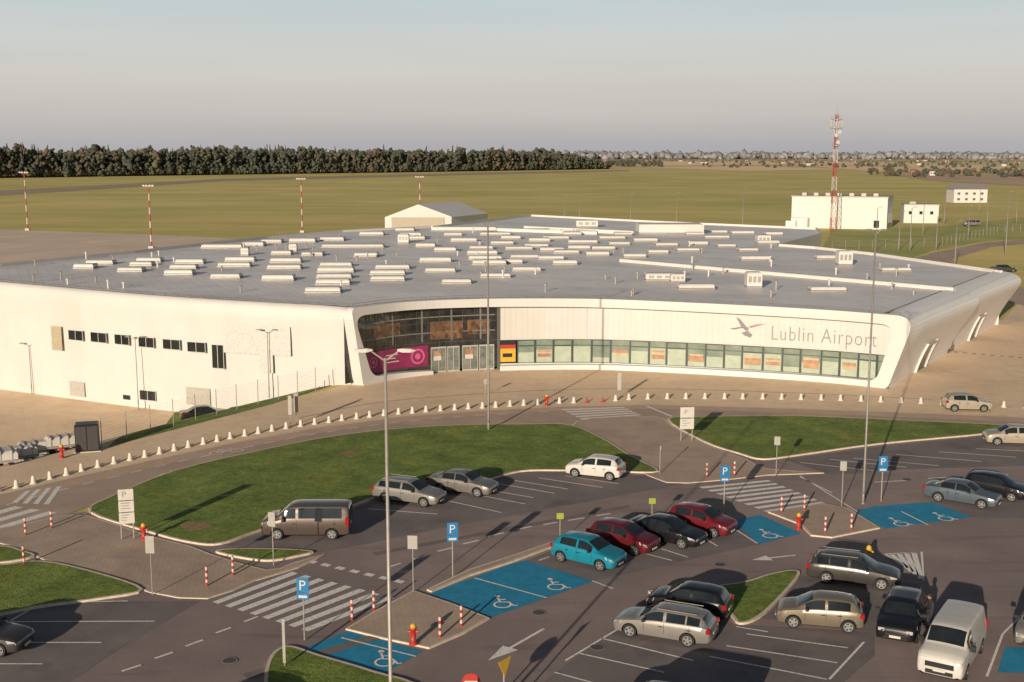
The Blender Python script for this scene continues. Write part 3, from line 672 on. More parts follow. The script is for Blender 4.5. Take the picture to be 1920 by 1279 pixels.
rear=[(1878,512),(1845,507),(1640,478),(1530,466),(1462,461),(1540,441),(1532,430),(1250,418),(995,405),(820,426),(640,435),(500,447),(250,474),(0,499),(-150,512)]
RPoly=[]
for i in range(30,0,-1): RPoly.append(LP.pt(LP.L*i/30,0,-.15,-1))
for s_ in np.linspace(-.3,SL+.3,40): RPoly.append(F.pt(s_,0,.3))
for s_ in np.linspace(1.2,RL,8): RPoly.append(RP.pt(s_,0,-.3))
for u,v_ in rear: RPoly.append(GR(u,v_))
RPoly=[Vector((p.x,p.y,zr(p.x,p.y)-.05)) for p in RPoly]
if area(RPoly)<0: RPoly=RPoly[::-1]
tp('roof',M('roof',RPoly,[tuple(range(len(RPoly)))],M_roof))
g=Geo(); rw=[GR(u,v_) for u,v_ in rear]; rw.append(LP.pt(LP.L,0,0,-1))
for a_,b_ in zip([RP.pt(RL,0,-.3)]+rw[:-1],rw):
    A=Vector((a_.x,a_.y,zr(a_.x,a_.y)+.35)); B=Vector((b_.x,b_.y,zr(b_.x,b_.y)+.35))
    d=(B-A).normalized(); nn=Vector((-d.y,d.x,0))*-.35
    g.add([A,B,(B.x,B.y,-4),(A.x,A.y,-4)],[(0,1,2,3)])
    A2=A-nn;B2=B-nn
    g.add([A,B,B2,A2,(A2.x,A2.y,A2.z-.4),(B2.x,B2.y,B2.z-.4)],[(0,1,2,3),(3,2,5,4)])
tp('rear_wall',g,M_panel)
def rbox(name,u,v_,wpx,dep,h,m=M_sky,rot=0,extra=None):
    p=GR(u,v_); w_=wpx/FP_*dist(u,v_,p.z)
    g=Geo(); g.box((0,0,h/2-.03+.12),(w_,dep,h-.12),0,rot,bev=min(.14,h*.3)); g.box((0,0,.04),(w_*1.04,dep*1.06,.14),1,rot)
    if extra: extra(g,w_,dep,h)
    o=ob(name,g.mesh(name,[m,M_metal]),parent=term); o.location=p-OFF; return o
sk=[(162,502,42),(190,494,55),(250,508,50),(268,497,42),(281,490,46),(335,514,60),(348,503,55),(360,493,55),(425,520,62),(440,499,65),(452,489,60),(420,464,80),(522,524,65),(535,503,65),(540,491,60),(605,547,72),(625,532,68),(628,520,68),(630,509,68),(632,498,62),(665,463,130),(730,525,70),(730,514,70),(735,503,65),(818,490,60),(828,509,62),(856,530,60),(905,476,60),(910,486,65),(915,495,65),(930,519,60),(990,507,60),(985,483,60),(975,467,55),(1005,462,50),(1035,470,50),(1062,474,50),(1060,495,50),(1095,455,55),(1130,467,50),(1145,447,50),(1240,519,60),(1305,541,75),(1415,487,60),(1552,545,70),(1680,508,60),(1388,438,45),(1340,446,50),(1440,456,45),(1550,485,50),(480,460,40),(510,454,40),(570,453,50),(625,450,45),(700,440,50),(872,452,50),(930,440,60),(1000,434,60),(1210,452,45),(1250,460,45),(1290,470,45),(1190,482,45),(1100,436,40),(760,432,40),(1045,447,50),(940,457,45),(1160,458,40),
 (800,462,40),(835,470,42),(780,448,36),(850,441,36),(1010,452,40),(1085,466,42),(1170,440,36),(1075,440,36),(960,447,38),(900,466,44),(1120,478,46),(1235,474,40),(1310,458,38),(1360,462,36),(1400,470,38),(1300,440,34),(1350,436,30),(1450,440,32),(1035,486,48),(960,493,50),(690,480,44),(590,478,40),(530,476,40)]
for u,v_,w_ in sk: rbox('skylight',u+random.uniform(-3,3),v_,w_*random.uniform(.86,.98),1.7 if v_>480 else 2.5,random.uniform(.42,.55),rot=random.uniform(-.02,.02))
def hv(g,w_,d,h): 
    for k in range(3): g.box((-w_*.3+k*w_*.3,-d/2-.02,h*.55),(w_*.2,.03,h*.4),1)
for u,v_,w_,d,h in [(1412,538,28,1.6,1.7),(1582,496,26,1.8,1.9),(757,455,20,2,1.4),(1235,525,50,1.5,.8),(1270,528,26,1.2,.9),(1430,455,24,2.5,1.3),(770,446,40,2,.9),(1100,425,40,3,1.3),(460,478,14,1,1.0),(550,470,14,1,1.0)]:
    rbox('ventilation_unit',u,v_,w_,d,h,M_panel,extra=hv)
rbox('plant_room',1255,436,120,6,1.7,M_panel); rbox('plant_room',870,432,120,3,.7,M_panel)
def inroof(p):
    ins=False; q=RPoly
    for i in range(len(q)):
        a_,b_=q[i],q[i-1]
        if (a_.y>p.y)!=(b_.y>p.y) and p.x<(b_.x-a_.x)*(p.y-a_.y)/(b_.y-a_.y)+a_.x: ins=not ins
    return ins
for _ in range(105):
    u=random.uniform(60,1750); v_=random.uniform(436,560); p=GR(u,v_)
    if not inroof(p) or (v_>548 and u<1000): continue
    g=Geo(); h=random.uniform(.35,.8); g.lathe([(.1,-.1),(.1,h),(.2,h+.02),(.2,h+.1),(.05,h+.18)],n=8); o=ob('vent_pipe',g.mesh('vent_pipe',M_metal if random.random()<.6 else M_panel),parent=term); o.location=p-OFF
def beam(pa,pb,w_,h,m,name):
    A,B=GR(*pa),GR(*pb); d=(B-A); L=d.length; g=Geo(); g.box((0,0,0),(L,w_,h),0,bev=.08)
    o=ob(name,g.mesh(name,m),parent=term); o.location=(A+B)/2-OFF+Vector((0,0,h/2)); o.rotation_euler=(0,-math.asin(d.z/L),math.atan2(d.y,d.x))
beam((1165,491),(1790,546),.9,.45,M_panel,'roof_duct'); beam((985,430),(1190,440),1.2,.7,M_panel,'roof_duct'); beam((810,429),(1120,440),.8,.6,M_panel,'roof_duct')
g=Geo()
for s_ in np.arange(0,SL+1,1.5):
    p=F.pt(s_,0,-.3); z=zr(p.x,p.y); g.tube((p.x,p.y,z-.1),(p.x,p.y,z+.28),.03,4)
for s_ in np.arange(0,LP.L,1.6):
    p=LP.pt(s_,0,-.7,-1); z=zr(p.x,p.y); g.tube((p.x,p.y,z-.1),(p.x,p.y,z+.28),.03,4)
for s_ in np.arange(0,SL,1.5):
    a_=F.pt(s_,0,-.3);b_=F.pt(s_+1.5,0,-.3); g.tube((a_.x,a_.y,zr(a_.x,a_.y)+.26),(b_.x,b_.y,zr(b_.x,b_.y)+.26),.02,4)
for s_ in np.arange(0,LP.L-1.6,1.6):
    a_=LP.pt(s_,0,-.7,-1);b_=LP.pt(s_+1.6,0,-.7,-1); g.tube((a_.x,a_.y,zr(a_.x,a_.y)+.26),(b_.x,b_.y,zr(b_.x,b_.y)+.26),.02,4)
tp('roof_safety_rail',g,M_pole)
g=Geo()
P=[LP.pt(s_,0,-.75,-1) for s_ in np.linspace(LP.L,1.5,40)]; P2=[LP.pt(s_,0,-.35,-1) for s_ in np.linspace(LP.L,1.5,40)]
P+= [F.pt(s_,0,-.6) for s_ in np.linspace(.6,SL,60)]; P2+=[F.pt(s_,0,-.2) for s_ in np.linspace(.6,SL,60)]
nn_=len(P); g.add([(p.x,p.y,zr(p.x,p.y)-.02) for p in P]+[(p.x,p.y,zr(p.x,p.y)-.02) for p in P2],[(i,nn_+i,nn_+i+1,i+1) for i in range(nn_-1)])
P=[RP.pt(s_,0,-1.2) for s_ in np.linspace(1.4,RL,20)]; P2=[RP.pt(s_,0,-.72) for s_ in np.linspace(1.4,RL,20)]; nn_=20
g.add([(p.x,p.y,zr(p.x,p.y)-.02) for p in P]+[(p.x,p.y,zr(p.x,p.y)-.02) for p in P2],[(i,nn_+i,nn_+i+1,i+1) for i in range(nn_-1)])
tp('gutter',g,mat('gutter_brown_grey',(.22,.18,.155),.7))

# ------------------------------------------------------------------ other buildings
def building(name,label,loc,parts,cat='building',rotz=0):
    e=empty(name,loc,rotz,label=label,cat=cat)
    for nm,g,mt in parts: ob(nm,g.mesh(nm,mt),parent=e)
    return e
B=G(1662,431); wB=(B-G(1500,431)).length/math.cos(.42)
A=B+Vector((-wB*math.cos(.42),wB*math.sin(.42),0))
g=Geo(); g.box((wB/2,7.5,4.8),(wB,15,9.6)); g2=Geo(); g2.box((wB/2,7.5,9.75),(wB+.4,15.4,.3)); 
for k in range(7): g2.box((3+k*3.6,5,10.3),(1.4,1.4,.9))
g3=Geo()
for k in range(5): g3.box((wB+.02,3+k*2.4,2.6 if k!=2 else 3.4),(.06,1.0,4.4 if k!=2 else 6),0)
g3.box((wB-3,-.03,1.6),(1.6,.06,2.2)); g4=Geo(); g4.box((3.2,-2,1.6),(5,4,3.2)); g4.box((1,-5.1,1.2),(3,2,2.4))
building('technical_building','white flat roofed technical building beside the radio mast',A,[('wall',g,M_panel),('roof',g2,M_metal),('window',g3,M_glass),('annex',g4,M_frame)],rotz=-.42)
A=G(1694,418); g=Geo(); g.box((5.5,4,3),(11,8,6)); g2=Geo(); g2.box((5.5,4,6.1),(11.4,8.4,.25)); g2.box((3,4,6.6),(2,2,.8)); g3=Geo(); 
for k in range(3): g3.box((2+k*3.4,-.03,3.4),(1.0,.06,1.0))
building('utility_building','small white flat roofed utility building with three windows',A,[('wall',g,M_panel),('roof',g2,M_metal),('window',g3,M_glass)],rotz=-.2)
A=G(1788,380); g=Geo(); g.box((8,5,3.2),(16,10,6.4)); g2=Geo(); g2.add([(-.6,-.6,6.4),(16.6,-.6,6.4),(16.6,5,9),(-.6,5,9),(-.6,10.6,6.4),(16.6,10.6,6.4)],[(0,1,2,3),(3,2,5,4),(0,3,4),(1,5,2)]); g3=Geo()
for k in range(4): g3.box((2.3+k*3.7,-.04,4.3),(1.3,.08,1.1)); g3.box((2.3+k*3.7,-.04,1.6),(1.3,.08,1.1))
building('white_house','two storey white house with low grey roof',A,[('wall',g,M_panel),('roof',g2,M_metal),('window',g3,mat('house_window',(.12,.12,.12),.2))])
p0=G(722,436);p1=G(845,437); hw=(p1-p0).length; D=24; g=Geo(); 
dx,dy=D*.42,D*.9
h0,h1=4.6,8.2
g.add([(0,0,0),(hw,0,0),(hw,0,h0),(hw/2,0,h1),(0,0,h0),(dx,dy,0),(hw+dx,dy,0),(hw+dx,dy,h0),(hw/2+dx,dy,h1),(dx,dy,h0)],[(0,1,2,3,4),(1,6,7,2),(0,4,9,5),(9,8,7,6,5)])
g2=Geo(); g2.add([(-.3,-.4,h0-.1),(hw/2,-.4,h1+.1),(hw/2+dx,dy,h1+.1),(dx-.3,dy,h0-.1),(hw+.3,-.4,h0-.1),(hw+.3+dx,dy,h0-.1)],[(0,3,2,1),(1,2,5,4)])
g3=Geo(); g3.box((hw/2,-.06,2.2),(hw*.8,.08,4.4)); 
building('fabric_hangar','white gabled fabric hangar standing on the grass airfield',p0,[('wall',g,M_panel),('roof',g2,mat('fabric_grey',(.62,.62,.62),.6)),('door',g3,mat('hangar_door',(.40,.35,.28),.6))])
hmats=[mat('house_white',(.55,.5,.45),.7),mat('house_brick',(.35,.2,.13),.8),mat('roof_red',(.22,.10,.07),.8),mat('roof_dark',(.12,.10,.10),.8)]
for k in range(34):
    u=random.uniform(1180,1915); v_=random.choice([random.uniform(299,303),random.uniform(303,312),random.uniform(318,336)])
    if u<1450: v_=min(v_,307)
    if v_>316 and u<1700: v_=304
    A=G(u,v_); s_=random.uniform(8,12)*(1.5 if v_<304 else .85); g=Geo(); g.box((0,0,2.5),(s_,s_*.7,5)); g2=Geo()
    a_,b_=s_*.55,s_*.4; g2.add([(-a_,-b_,5),(a_,-b_,5),(a_,0,5+s_*.3),(-a_,0,5+s_*.3),(-a_,b_,5),(a_,b_,5)],[(0,1,2,3),(3,2,5,4),(0,3,4),(1,5,2)])
    g3=Geo(); 
    for q in(-.3,0,.3): g3.box((s_*q,-s_*.35-.04,2.8),(1.2,.08,1.4))
    e=building('country_house','small distant country house with pitched roof among fields',A,[('wall',g,hmats[0 if random.random()<.75 else 1]),('roof',g2,random.choice(hmats[2:])),('window',g3,M_glass)],cat='house',rotz=random.uniform(-.5,.5)); e['group']='distant houses in the fields'

# ------------------------------------------------------------------ masts and lamps
def striped(g,h,r0,r1,n,seg=8):
    for k in range(n):
        a,b=k/n,(k+1)/n; g.lathe([(r0+(r1-r0)*a,h*a),(r0+(r1-r0)*b,h*b)],n=seg,mi=(k%2),cap=False)
def flood_mast(u,v_,h):
    p=G(u,v_); e=empty('floodlight_mast',p,label='red and white striped apron floodlight mast with lamp crossbar',cat='floodlight mast',group='apron floodlight masts')
    g=Geo(); striped(g,h,.24,.14,9); g.box((0,0,.3),(1.2,1.2,.6),1); ob('pole',g.mesh('pole',[M_mred,M_mwh]),parent=e)
    g=Geo(); g.box((0,0,h+.1),(2.6,.2,.2)); ob('crossbar',g.mesh('crossbar',M_metal),parent=e)
    for x in(-1.1,-.4,.4,1.1):
        g=Geo(); g.box((x,-.3,h+.3),(.5,.4,.26),bev=.06); ob('lamp',g.mesh('lamp',M_swh),parent=e)
flood_mast(52,432,17); flood_mast(284,466,14.8); flood_mast(567,436,15.3); flood_mast(788,428,15.5)
p=G(1560,434); e=empty('radio_mast',p,label='tall red and white lattice radio mast with antennas and platform',cat='radio mast')
g=Geo(); H=34; nlev=17
def tri(z,r): return [Vector((r*math.cos(a),r*math.sin(a),z)) for a in (math.pi/2,math.pi*7/6,math.pi*11/6)]
for k in range(nlev):
    z0,z1=H*k/nlev,H*(k+1)/nlev; r0,r1=.95-.45*k/nlev,.95-.45*(k+1)/nlev; a=tri(z0,r0);b=tri(z1,r1); mi=(k//2)%2
    for i in range(3):
        g.tube(a[i],b[i],.10,5,mi); g.tube(a[i],b[(i+1)%3],.045,4,mi); g.tube(b[i],b[(i+1)%3],.045,4,mi); g.tube(a[(i+1)%3],b[i],.04,4,mi)
ob('lattice',g.mesh('lattice',[M_mred,M_mwh]),parent=e)
for r_,z0 in((1.7,H-4),(1.6,H-1.5),(1.1,H-9)):
    g=Geo(); g.lathe([(r_,z0),(r_,z0+.15)],n=16)
    for k in range(10):
        a=2*math.pi*k/10; g.tube((r_*.97*math.cos(a),r_*.97*math.sin(a),z0),(r_*.97*math.cos(a),r_*.97*math.sin(a),z0+1),.03,4)
    ob('platform',g.mesh('platform',M_metal),parent=e)
for k in range(6):
    a=math.pi*k/3+.3; g=Geo(); g.box((1.8*math.cos(a),1.8*math.sin(a),H-2.5),(.3,.2,2.0),rot=a,bev=.04); ob('panel_antenna',g.mesh('panel_antenna',M_mwh),parent=e)
for z,a in((H-6,-1.8),(H-8,-1.2),(H-5,-.6)):
    g=Geo(); c=(1.0*math.cos(a),1.0*math.sin(a),z); g.lathe([(.1,0),(.45,-.15),(.55,-.3),(.1,-.32)],c=c,n=14,axis='y'); ob('dish_antenna',g.mesh('dish_antenna',M_mwh),parent=e)
g=Geo(); g.tube((0,0,H),(0,0,H+2.5),.05); ob('rod_antenna',g.mesh('rod_antenna',M_metal),parent=e)
def street_lamp(pos,h,arm=1.3,heads=2,r=.13,label='tall galvanised double headed car park lamp post',ang=0,hs=1,m=M_pole,mh=None):
    e=empty('street_lamp',pos,ang,label=label,cat='street lamp',group='car park lamp posts')
    g=Geo(); g.lathe([(r*1.5,0),(r*1.5,.08),(r,.1),(r*.95,1.0),(r*.6,h)],n=10); g.box((0,-r,.9),(.1,.03,.4)); ob('pole',g.mesh('pole',m,True),parent=e)
    for k in range(heads):
        sx=1 if k==0 else -1
        g=Geo(); g.tube((0,0,h-.1),(sx*arm,0,h+.2),r*.35,6); ob('arm',g.mesh('arm',m),parent=e)
        g=Geo(); c=arm+.3*hs; vs=[]
        for x,w_,z0,z1 in((-.35,.08,.0,.08),(-.1,.2,-.05,.12),(.3,.2,-.05,.1),(.5,.08,0,.05)):
            for y,z in((-w_,z0),(w_,z0),(w_*.6,z1),(-w_*.6,z1)): vs.append((sx*(c+x*hs),y*hs,h+.22+z*hs))
        g.add(vs,[(i*4+j,i*4+(j+1)%4,(i+1)*4+(j+1)%4,(i+1)*4+j) for i in range(3) for j in range(4)]+[(3,2,1,0),(12,13,14,15)]); ob('lamp_head',g.mesh('lamp_head',mh or m),parent=e)
street_lamp(Vector((-3.95,36.0,0)),15.8,.42,2,.078,hs=.66,m=M_metal,mh=M_swh); street_lamp(G(916,808),16.5,.3,2,.10,hs=.5); street_lamp(G(1618,945),17.3,.3,2,.085,hs=.5)
for u,v_,h in[(1642,470,10),(1790,500,9),(1392,430,12),(1268,432,11),(1182,430,11),(1087,420,9),(1058,420,9),(1885,478,14),(1685,470,9),(1850,430,10),(1770,420,10),(1706,470,10),(1755,470,8),(1730,440,9),(1815,450,9),(1905,420,10),(1836,400,10)]:
    street_lamp(G(u,v_),h,.5,1,.12,'slender grey road lamp beside the airport road',hs=.8)
for u,v_,z,h in[(60,740,-4,6),(260,770,-4,8),(120,740,-4,10),(505,745,-1.5,7)]:
    p=G(u,v_,z); street_lamp(p,h-.5,.5,2,.055,'small lamp post standing in the service yard',hs=.7)
# ------------------------------------------------------------------ fence
fl=Path([G(*p) for p in [(205,838),(318,807),(400,785),(462,768),(515,756),(590,738),(632,727)]])
e=empty('mesh_fence',fl.pt(0,0),label='tall thin steel mesh security fence above the grass embankment',cat='fence'); g2=Geo()
s_=0; o0=fl.pt(0,0)
while s_<=fl.L:
    p=fl.pt(s_,0,-.8)-o0; p.z=hy(p.x+o0.x,p.y+o0.y); g=Geo(); g.tube((p.x,p.y,p.z),(p.x,p.y,p.z+2.3),.035,5); ob('fence_post',g.mesh('fence_post',M_metal),parent=e)
    q=fl.pt(min(s_+2.5,fl.L),0,-.8)-o0; q.z=hy(q.x+o0.x,q.y+o0.y)
    for k in range(1,12): g2.tube((p.x,p.y,p.z+k*.19),(q.x,q.y,q.z+k*.19),.006,3)
    s_+=2.5
ob('fence_mesh',g2.mesh('fence_mesh',M_metal),parent=e)
g=Geo(); fr_=Path([G(1560,470),G(1760,462),G(1870,438),G(1990,430)]); o0=fr_.pt(0,0); s_=0
while s_<fr_.L:
    p=fr_.pt(s_,0)-o0; q=fr_.pt(min(s_+4,fr_.L),0)-o0; g.tube(p,p+Vector((0,0,2.2)),.06,4)
    for k in(.3,.8,1.3,1.8,2.15): g.tube(p+Vector((0,0,k)),q+Vector((0,0,k)),.02,3)
    s_+=4
ob('security_fence',g.mesh('security_fence',M_metal),label='long grey airfield security fence beside access road',cat='fence',loc=o0)

# ------------------------------------------------------------------ street furniture
g=Geo(); g.lathe([(.17,0),(.17,.1),(.15,.25),(.12,.45),(.12,.5),(.06,.56)],n=12); g.lathe([(.26,0),(.24,.07)],n=12)
bme=g.mesh('concrete_bollard',M_conc,True)
rowP=Path(catmull([G(*p) for p in [(-40,930),(30,916),(155,884),(307,850),(460,818),(600,795),(750,777),(900,766),(1030,758)]],8,False))
rowQ=Path(catmull([G(*p) for p in [(1180,750),(1300,748),(1500,750),(1700,756),(1960,768)]],8,False))
def bol(p): ob('concrete_bollard',bme,loc=(p.x+random.uniform(-.05,.05),p.y+random.uniform(-.05,.05),.04),rotz=random.random()*6,label='small white concrete bollard along the pavement edge',cat='bollard',group='white bollards along the road')
s_=0
while s_<rowP.L: bol(rowP.pt(s_,0)); s_+=1.27
s_=0
while s_<rowQ.L: bol(rowQ.pt(s_,0)); s_+=1.75
g=Geo(); 
for k in range(6): g.lathe([(.065,k*.17),(.065,(k+1)*.17)],n=8,mi=k%2,cap=k in(0,5))
g.lathe([(.065,1.02),(.03,1.07)],n=8,mi=0)
pme=g.mesh('striped_post',[M_red,M_swh])
for u,v_ in[(48,1003),(97,990),(45,1058),(388,1098),(437,1078),(660,1163),(701,1145),(825,1196),(865,1175),(1325,895),(1377,892),(1465,962),(1508,957),(1547,1000),(1596,994)]:
    ob('striped_bollard',pme,loc=G(u,v_,.06),label='slim red and white striped bollard at the crossing',cat='bollard',group='striped bollards at crossings')
def hyd(u,v_,m,lab):
    e=empty('hydrant',G(u,v_,.1),label=lab,cat='hydrant'); g=Geo(); g.lathe([(.2,0),(.2,.06),(.13,.08),(.13,.7),(.17,.72),(.17,.8)],n=10); ob('barrel',g.mesh('barrel',m,True),parent=e)
    g=Geo(); g.lathe([(.15,.8),(.13,.92),(.04,1.0)],n=10); ob('cap',g.mesh('cap',M_yel,True),parent=e)
    g=Geo(); g.lathe([(.07,-.24),(.07,.24)],c=(0,0,.6),n=8,axis='x'); ob('outlet',g.mesh('outlet',m),parent=e)
for u,v_ in[(270,1012),(775,1208),(1497,992),(116,858),(1025,760)]: hyd(u,v_,M_red,'red fire hydrant with yellow cap on the pavement')
hyd(1628,1055,M_yel,'yellow marker hydrant standing beside parking bay')
for u,v_ in[(1100,755),(1130,754)]:
    g=Geo(); g.lathe([(.2,0),(.2,.04)],n=10); g.lathe([(.12,.04),(.03,.5)],n=10); ob('traffic_cone',g.mesh('traffic_cone',M_red),loc=G(u,v_,.04),label='small red cone standing on the plaza',cat='traffic cone')
bol(G(1050,757)); bol(G(1075,756)); bol(G(1155,752))
def plate(g,c,w_,h,mi,th=.03): g.box((c[0],c[1],c[2]),(w_,th,h),mi)
def add_text(parent,txt,cx,cz,size,y,m,name='lettering'):
    v,f=text_geo(txt) ; xx=[p[0] for p in v]; wx=(max(xx)+min(xx))/2
    g=Geo(); g.add([(cx+(x-wx)*size,y,cz+(yy-.35)*size) for x,yy,z in v],f); ob(name,g.mesh(name,m),parent=parent)
def p_sign(u,v_,h=3.0,rot=0):
    e=empty('parking_sign',G(u,v_,.06),rot,label='blue parking sign with white P on steel post',cat='road sign',group='blue parking signs')
    g=Geo(); g.lathe([(.035,0),(.035,h)],n=8); ob('post',g.mesh('post',M_metal),parent=e)
    g=Geo(); plate(g,(0,-.06,h-.33),.56,.66,0); ob('panel',g.mesh('panel',M_sgn),parent=e)
    g=Geo(); plate(g,(0,-.06,h-.86),.56,.34,0); o=ob('panel',g.mesh('panel',M_sgn),parent=e)
    add_text(e,'P',0,h-.34,.66,-.08,M_swh)
    g=Geo(); g.add([(-.2,-.08,h-.95),(.2,-.08,h-.95),(.2,-.08,h-.83),(-.2,-.08,h-.83)],[(0,1,2,3)]); ob('text_plate',g.mesh('text_plate',M_swh),parent=e)
for u,v_,r_ in[(849,1082,.1),(571,1200,-.1),(1357,960,.05),(1652,940,-.05)]: p_sign(u,v_,rot=r_)
def board(u,v_,h,w_,n_,rot=0):
    e=empty('information_board',G(u,v_,.06),rot,label='tall white parking information board with grey panels',cat='sign')
    for x in(-w_*.4,w_*.4):
        g=Geo(); g.lathe([(.04,0),(.04,h)],c=(x,0,0),n=8); ob('post',g.mesh('post',M_metal),parent=e)
    for k in range(n_):
        hh=(h-.9)/n_; g=Geo(); plate(g,(0,-.06,h-hh*(k+.5)),w_,hh*.92,0); ob('panel',g.mesh('panel',M_swh),parent=e)
        if k>0:
            for q in range(3):
                g=Geo(); wq=random.uniform(.15,.33)*w_; g.add([(-w_*.35,-.08,h-hh*(k+.25+.22*q)),(-w_*.35+2*wq,-.08,h-hh*(k+.25+.22*q)),(-w_*.35+2*wq,-.08,h-hh*(k+.25+.22*q)+.05),(-w_*.35,-.08,h-hh*(k+.25+.22*q)+.05)],[(0,1,2,3)])
                ob('print_line',g.mesh('print_line',M_txt),parent=e)
    add_text(e,'P',-w_*.1,h-.45*(h-.9)/n_,.5,-.09,M_txt)
board(240,1010,3.0,.85,3,.25); board(1287,826,2.7,1.1,2,.1)
def small_sign(u,v_,h,w_=.5,hh=.7,m=None,lab='small grey backed road sign on a steel post',rot=0):
    e=empty('road_sign',G(u,v_,.06),rot,label=lab,cat='road sign',group='small signs on posts'); g=Geo(); g.lathe([(.03,0),(.03,h)],n=8); ob('post',g.mesh('post',M_metal),parent=e)
    g=Geo(); plate(g,(0,-.05,h-hh/2),w_,hh,0); ob('panel',g.mesh('panel',m or mat('sign_back_grey',(.36,.34,.31),.5)),parent=e)
for u,v_,h,w_,hh in[(775,1110,3.0,.5,.7),(286,1115,3.1,.45,.9),(513,1060,3.0,.4,.8),(1578,948,2.9,.4,.6),(1455,892,2.8,.4,.6),(556,795,2.6,.35,1.6),(545,800,2.6,.3,1.6),(1161,745,2.3,.35,1.6),(1237,888,2.0,.1,.3),(534,1250,2.2,.12,2.0),(910,740,1.5,.3,.5)]:
    small_sign(u,v_,h,w_,hh,rot=random.uniform(-.3,.3))
for u,v_ in[(1050,1015),(1222,985)]: small_sign(u,v_,1.7,.4,.35,M_green,'small green and yellow sign on short post')
e=empty('warning_sign',G(945,1345,0),math.radians(52),label='orange triangular warning sign turned sideways on post',cat='road sign'); g=Geo(); g.lathe([(.04,0),(.04,2.3)],n=8); ob('post',g.mesh('post',M_metal),parent=e)
g=Geo(); g.add([(-.4,-.05,2.45),(.4,-.05,2.45),(0,-.05,1.72),(-.4,-.02,2.45),(.4,-.02,2.45),(0,-.02,1.72)],[(0,2,1),(3,4,5),(0,1,4,3),(1,2,5,4),(2,0,3,5)]); o=ob('panel',g.mesh('panel',M_yel),parent=e)
e=empty('no_entry_sign',G(884,1366,0),label='round red and white prohibition sign on steel post',cat='road sign'); g=Geo(); g.lathe([(.04,0),(.04,2.2)],n=8); ob('post',g.mesh('post',M_metal),parent=e)
g=Geo(); g.lathe([(.36,-.06),(.36,-.09)],c=(0,0,1.95),n=24,axis='y',mi=0); g.box((0,-.1,1.95),(.5,.02,.12),1); ob('panel',g.mesh('panel',[M_red,M_swh]),parent=e)
e=empty('equipment_cabinet',G(165,845,0),.3,label='dark metal equipment cabinet beside the service yard',cat='cabinet'); g=Geo(); g.box((0,0,1.1),(1.7,1.3,2.1),bev=.08); g.box((0,0,.04),(1.9,1.5,.1),1); ob('body',g.mesh('body',[M_black,M_conc]),parent=e)
for x in(-.42,.42):
    g=Geo(); g.box((x,-.67,1.1),(.76,.03,1.8)); ob('door',g.mesh('door',mat('cabinet_door',(.05,.045,.045),.5)),parent=e)
def trailer(u,v_,rot,L):
    p=G(u,v_,0); p.z=hy(p.x,p.y)
    e=empty('baggage_trailer',p,rot,label='low white covered baggage trailer parked in service yard',cat='trailer',group='baggage trailers')
    g=Geo(); g.box((0,0,.55),(L,1.5,.14)); g.tube((L/2,0,.5),(L/2+.9,0,.35),.04); ob('chassis',g.mesh('chassis',M_metal),parent=e)
    g=Geo()
    g.box((0,0,.95),(L*.96,1.3,.62),0,bev=.18)
    for q in range(4): g.box((-L*.36+q*L*.24,0,1.0),(.07,1.36,.66),1)
    ob('cover',g.mesh('cover',[M_swh,M_metal],False),parent=e)
    for x in(-L*.35,L*.35):
        for y in(-.7,.7):
            g=Geo(); g.lathe([(.22,-.07),(.22,.07)],c=(x,y,.24),n=12,axis='y'); ob('wheel',g.mesh('wheel',M_tyre),parent=e)
for a_ in [(118,836,.55,2.6),(75,840,.5,3.2),(28,850,.5,3.2),(60,820,.5,2.6),(5,830,.5,3.2),(100,815,.5,2.2),(-10,868,.5,3.2),(30,806,.4,2.2)]: trailer(*a_)

# ------------------------------------------------------------------ vehicles
def boolcut(me,cuts):
    o=bpy.data.objects.new('tmpb',me); COL.objects.link(o); tmp=[o]
    for (x,y,z,r,w_) in cuts:
        g=Geo(); g.lathe([(r,-w_/2),(r,w_/2)],c=(x,y,z),n=28,axis='y',mi=1)
        cm=g.mesh('c',[M_dark,M_dark]); bm=bmesh.new(); bm.from_mesh(cm); bmesh.ops.recalc_face_normals(bm,faces=bm.faces); bm.to_mesh(cm); bm.free()
        c=bpy.data.objects.new('tmpc',cm); COL.objects.link(c); tmp.append(c)
        md=o.modifiers.new('b','BOOLEAN'); md.object=c; md.operation='DIFFERENCE'; md.solver='EXACT'
    dg=bpy.context.evaluated_depsgraph_get(); dg.update(); res=bpy.data.meshes.new_from_object(o.evaluated_get(dg))
    ok=len(res.polygons)>200
    for t_ in tmp: bpy.data.objects.remove(t_)
    return res if ok else me
SPEC={}
SPEC['hatch']=dict(L=4.0,W=1.77,wx=(.80,3.30),r=.32,ws=(1.02,1.66),rw=(3.58,3.84),sw=(1.34,3.35),piv=[2.3],st=[
 (0,.68,.30,.58,.60,.62),(.05,.82,.24,.66,.70,.72),(.20,.94,.20,.77,.78,.84),(.55,.99,.18,.87,.79,.95),(.96,1,.18,.93,.79,1.03),(1.25,1,.18,.95,.76,1.2),(1.7,1,.18,.96,.71,1.44),(2.05,1,.18,.97,.70,1.50),(2.7,1,.18,.99,.69,1.50),(3.25,1,.18,1.02,.68,1.45),(3.58,.98,.20,1.03,.65,1.37),(3.84,.95,.24,.99,.68,1.04),(3.96,.9,.28,.86,.72,.90),(4.0,.82,.34,.68,.62,.70)])
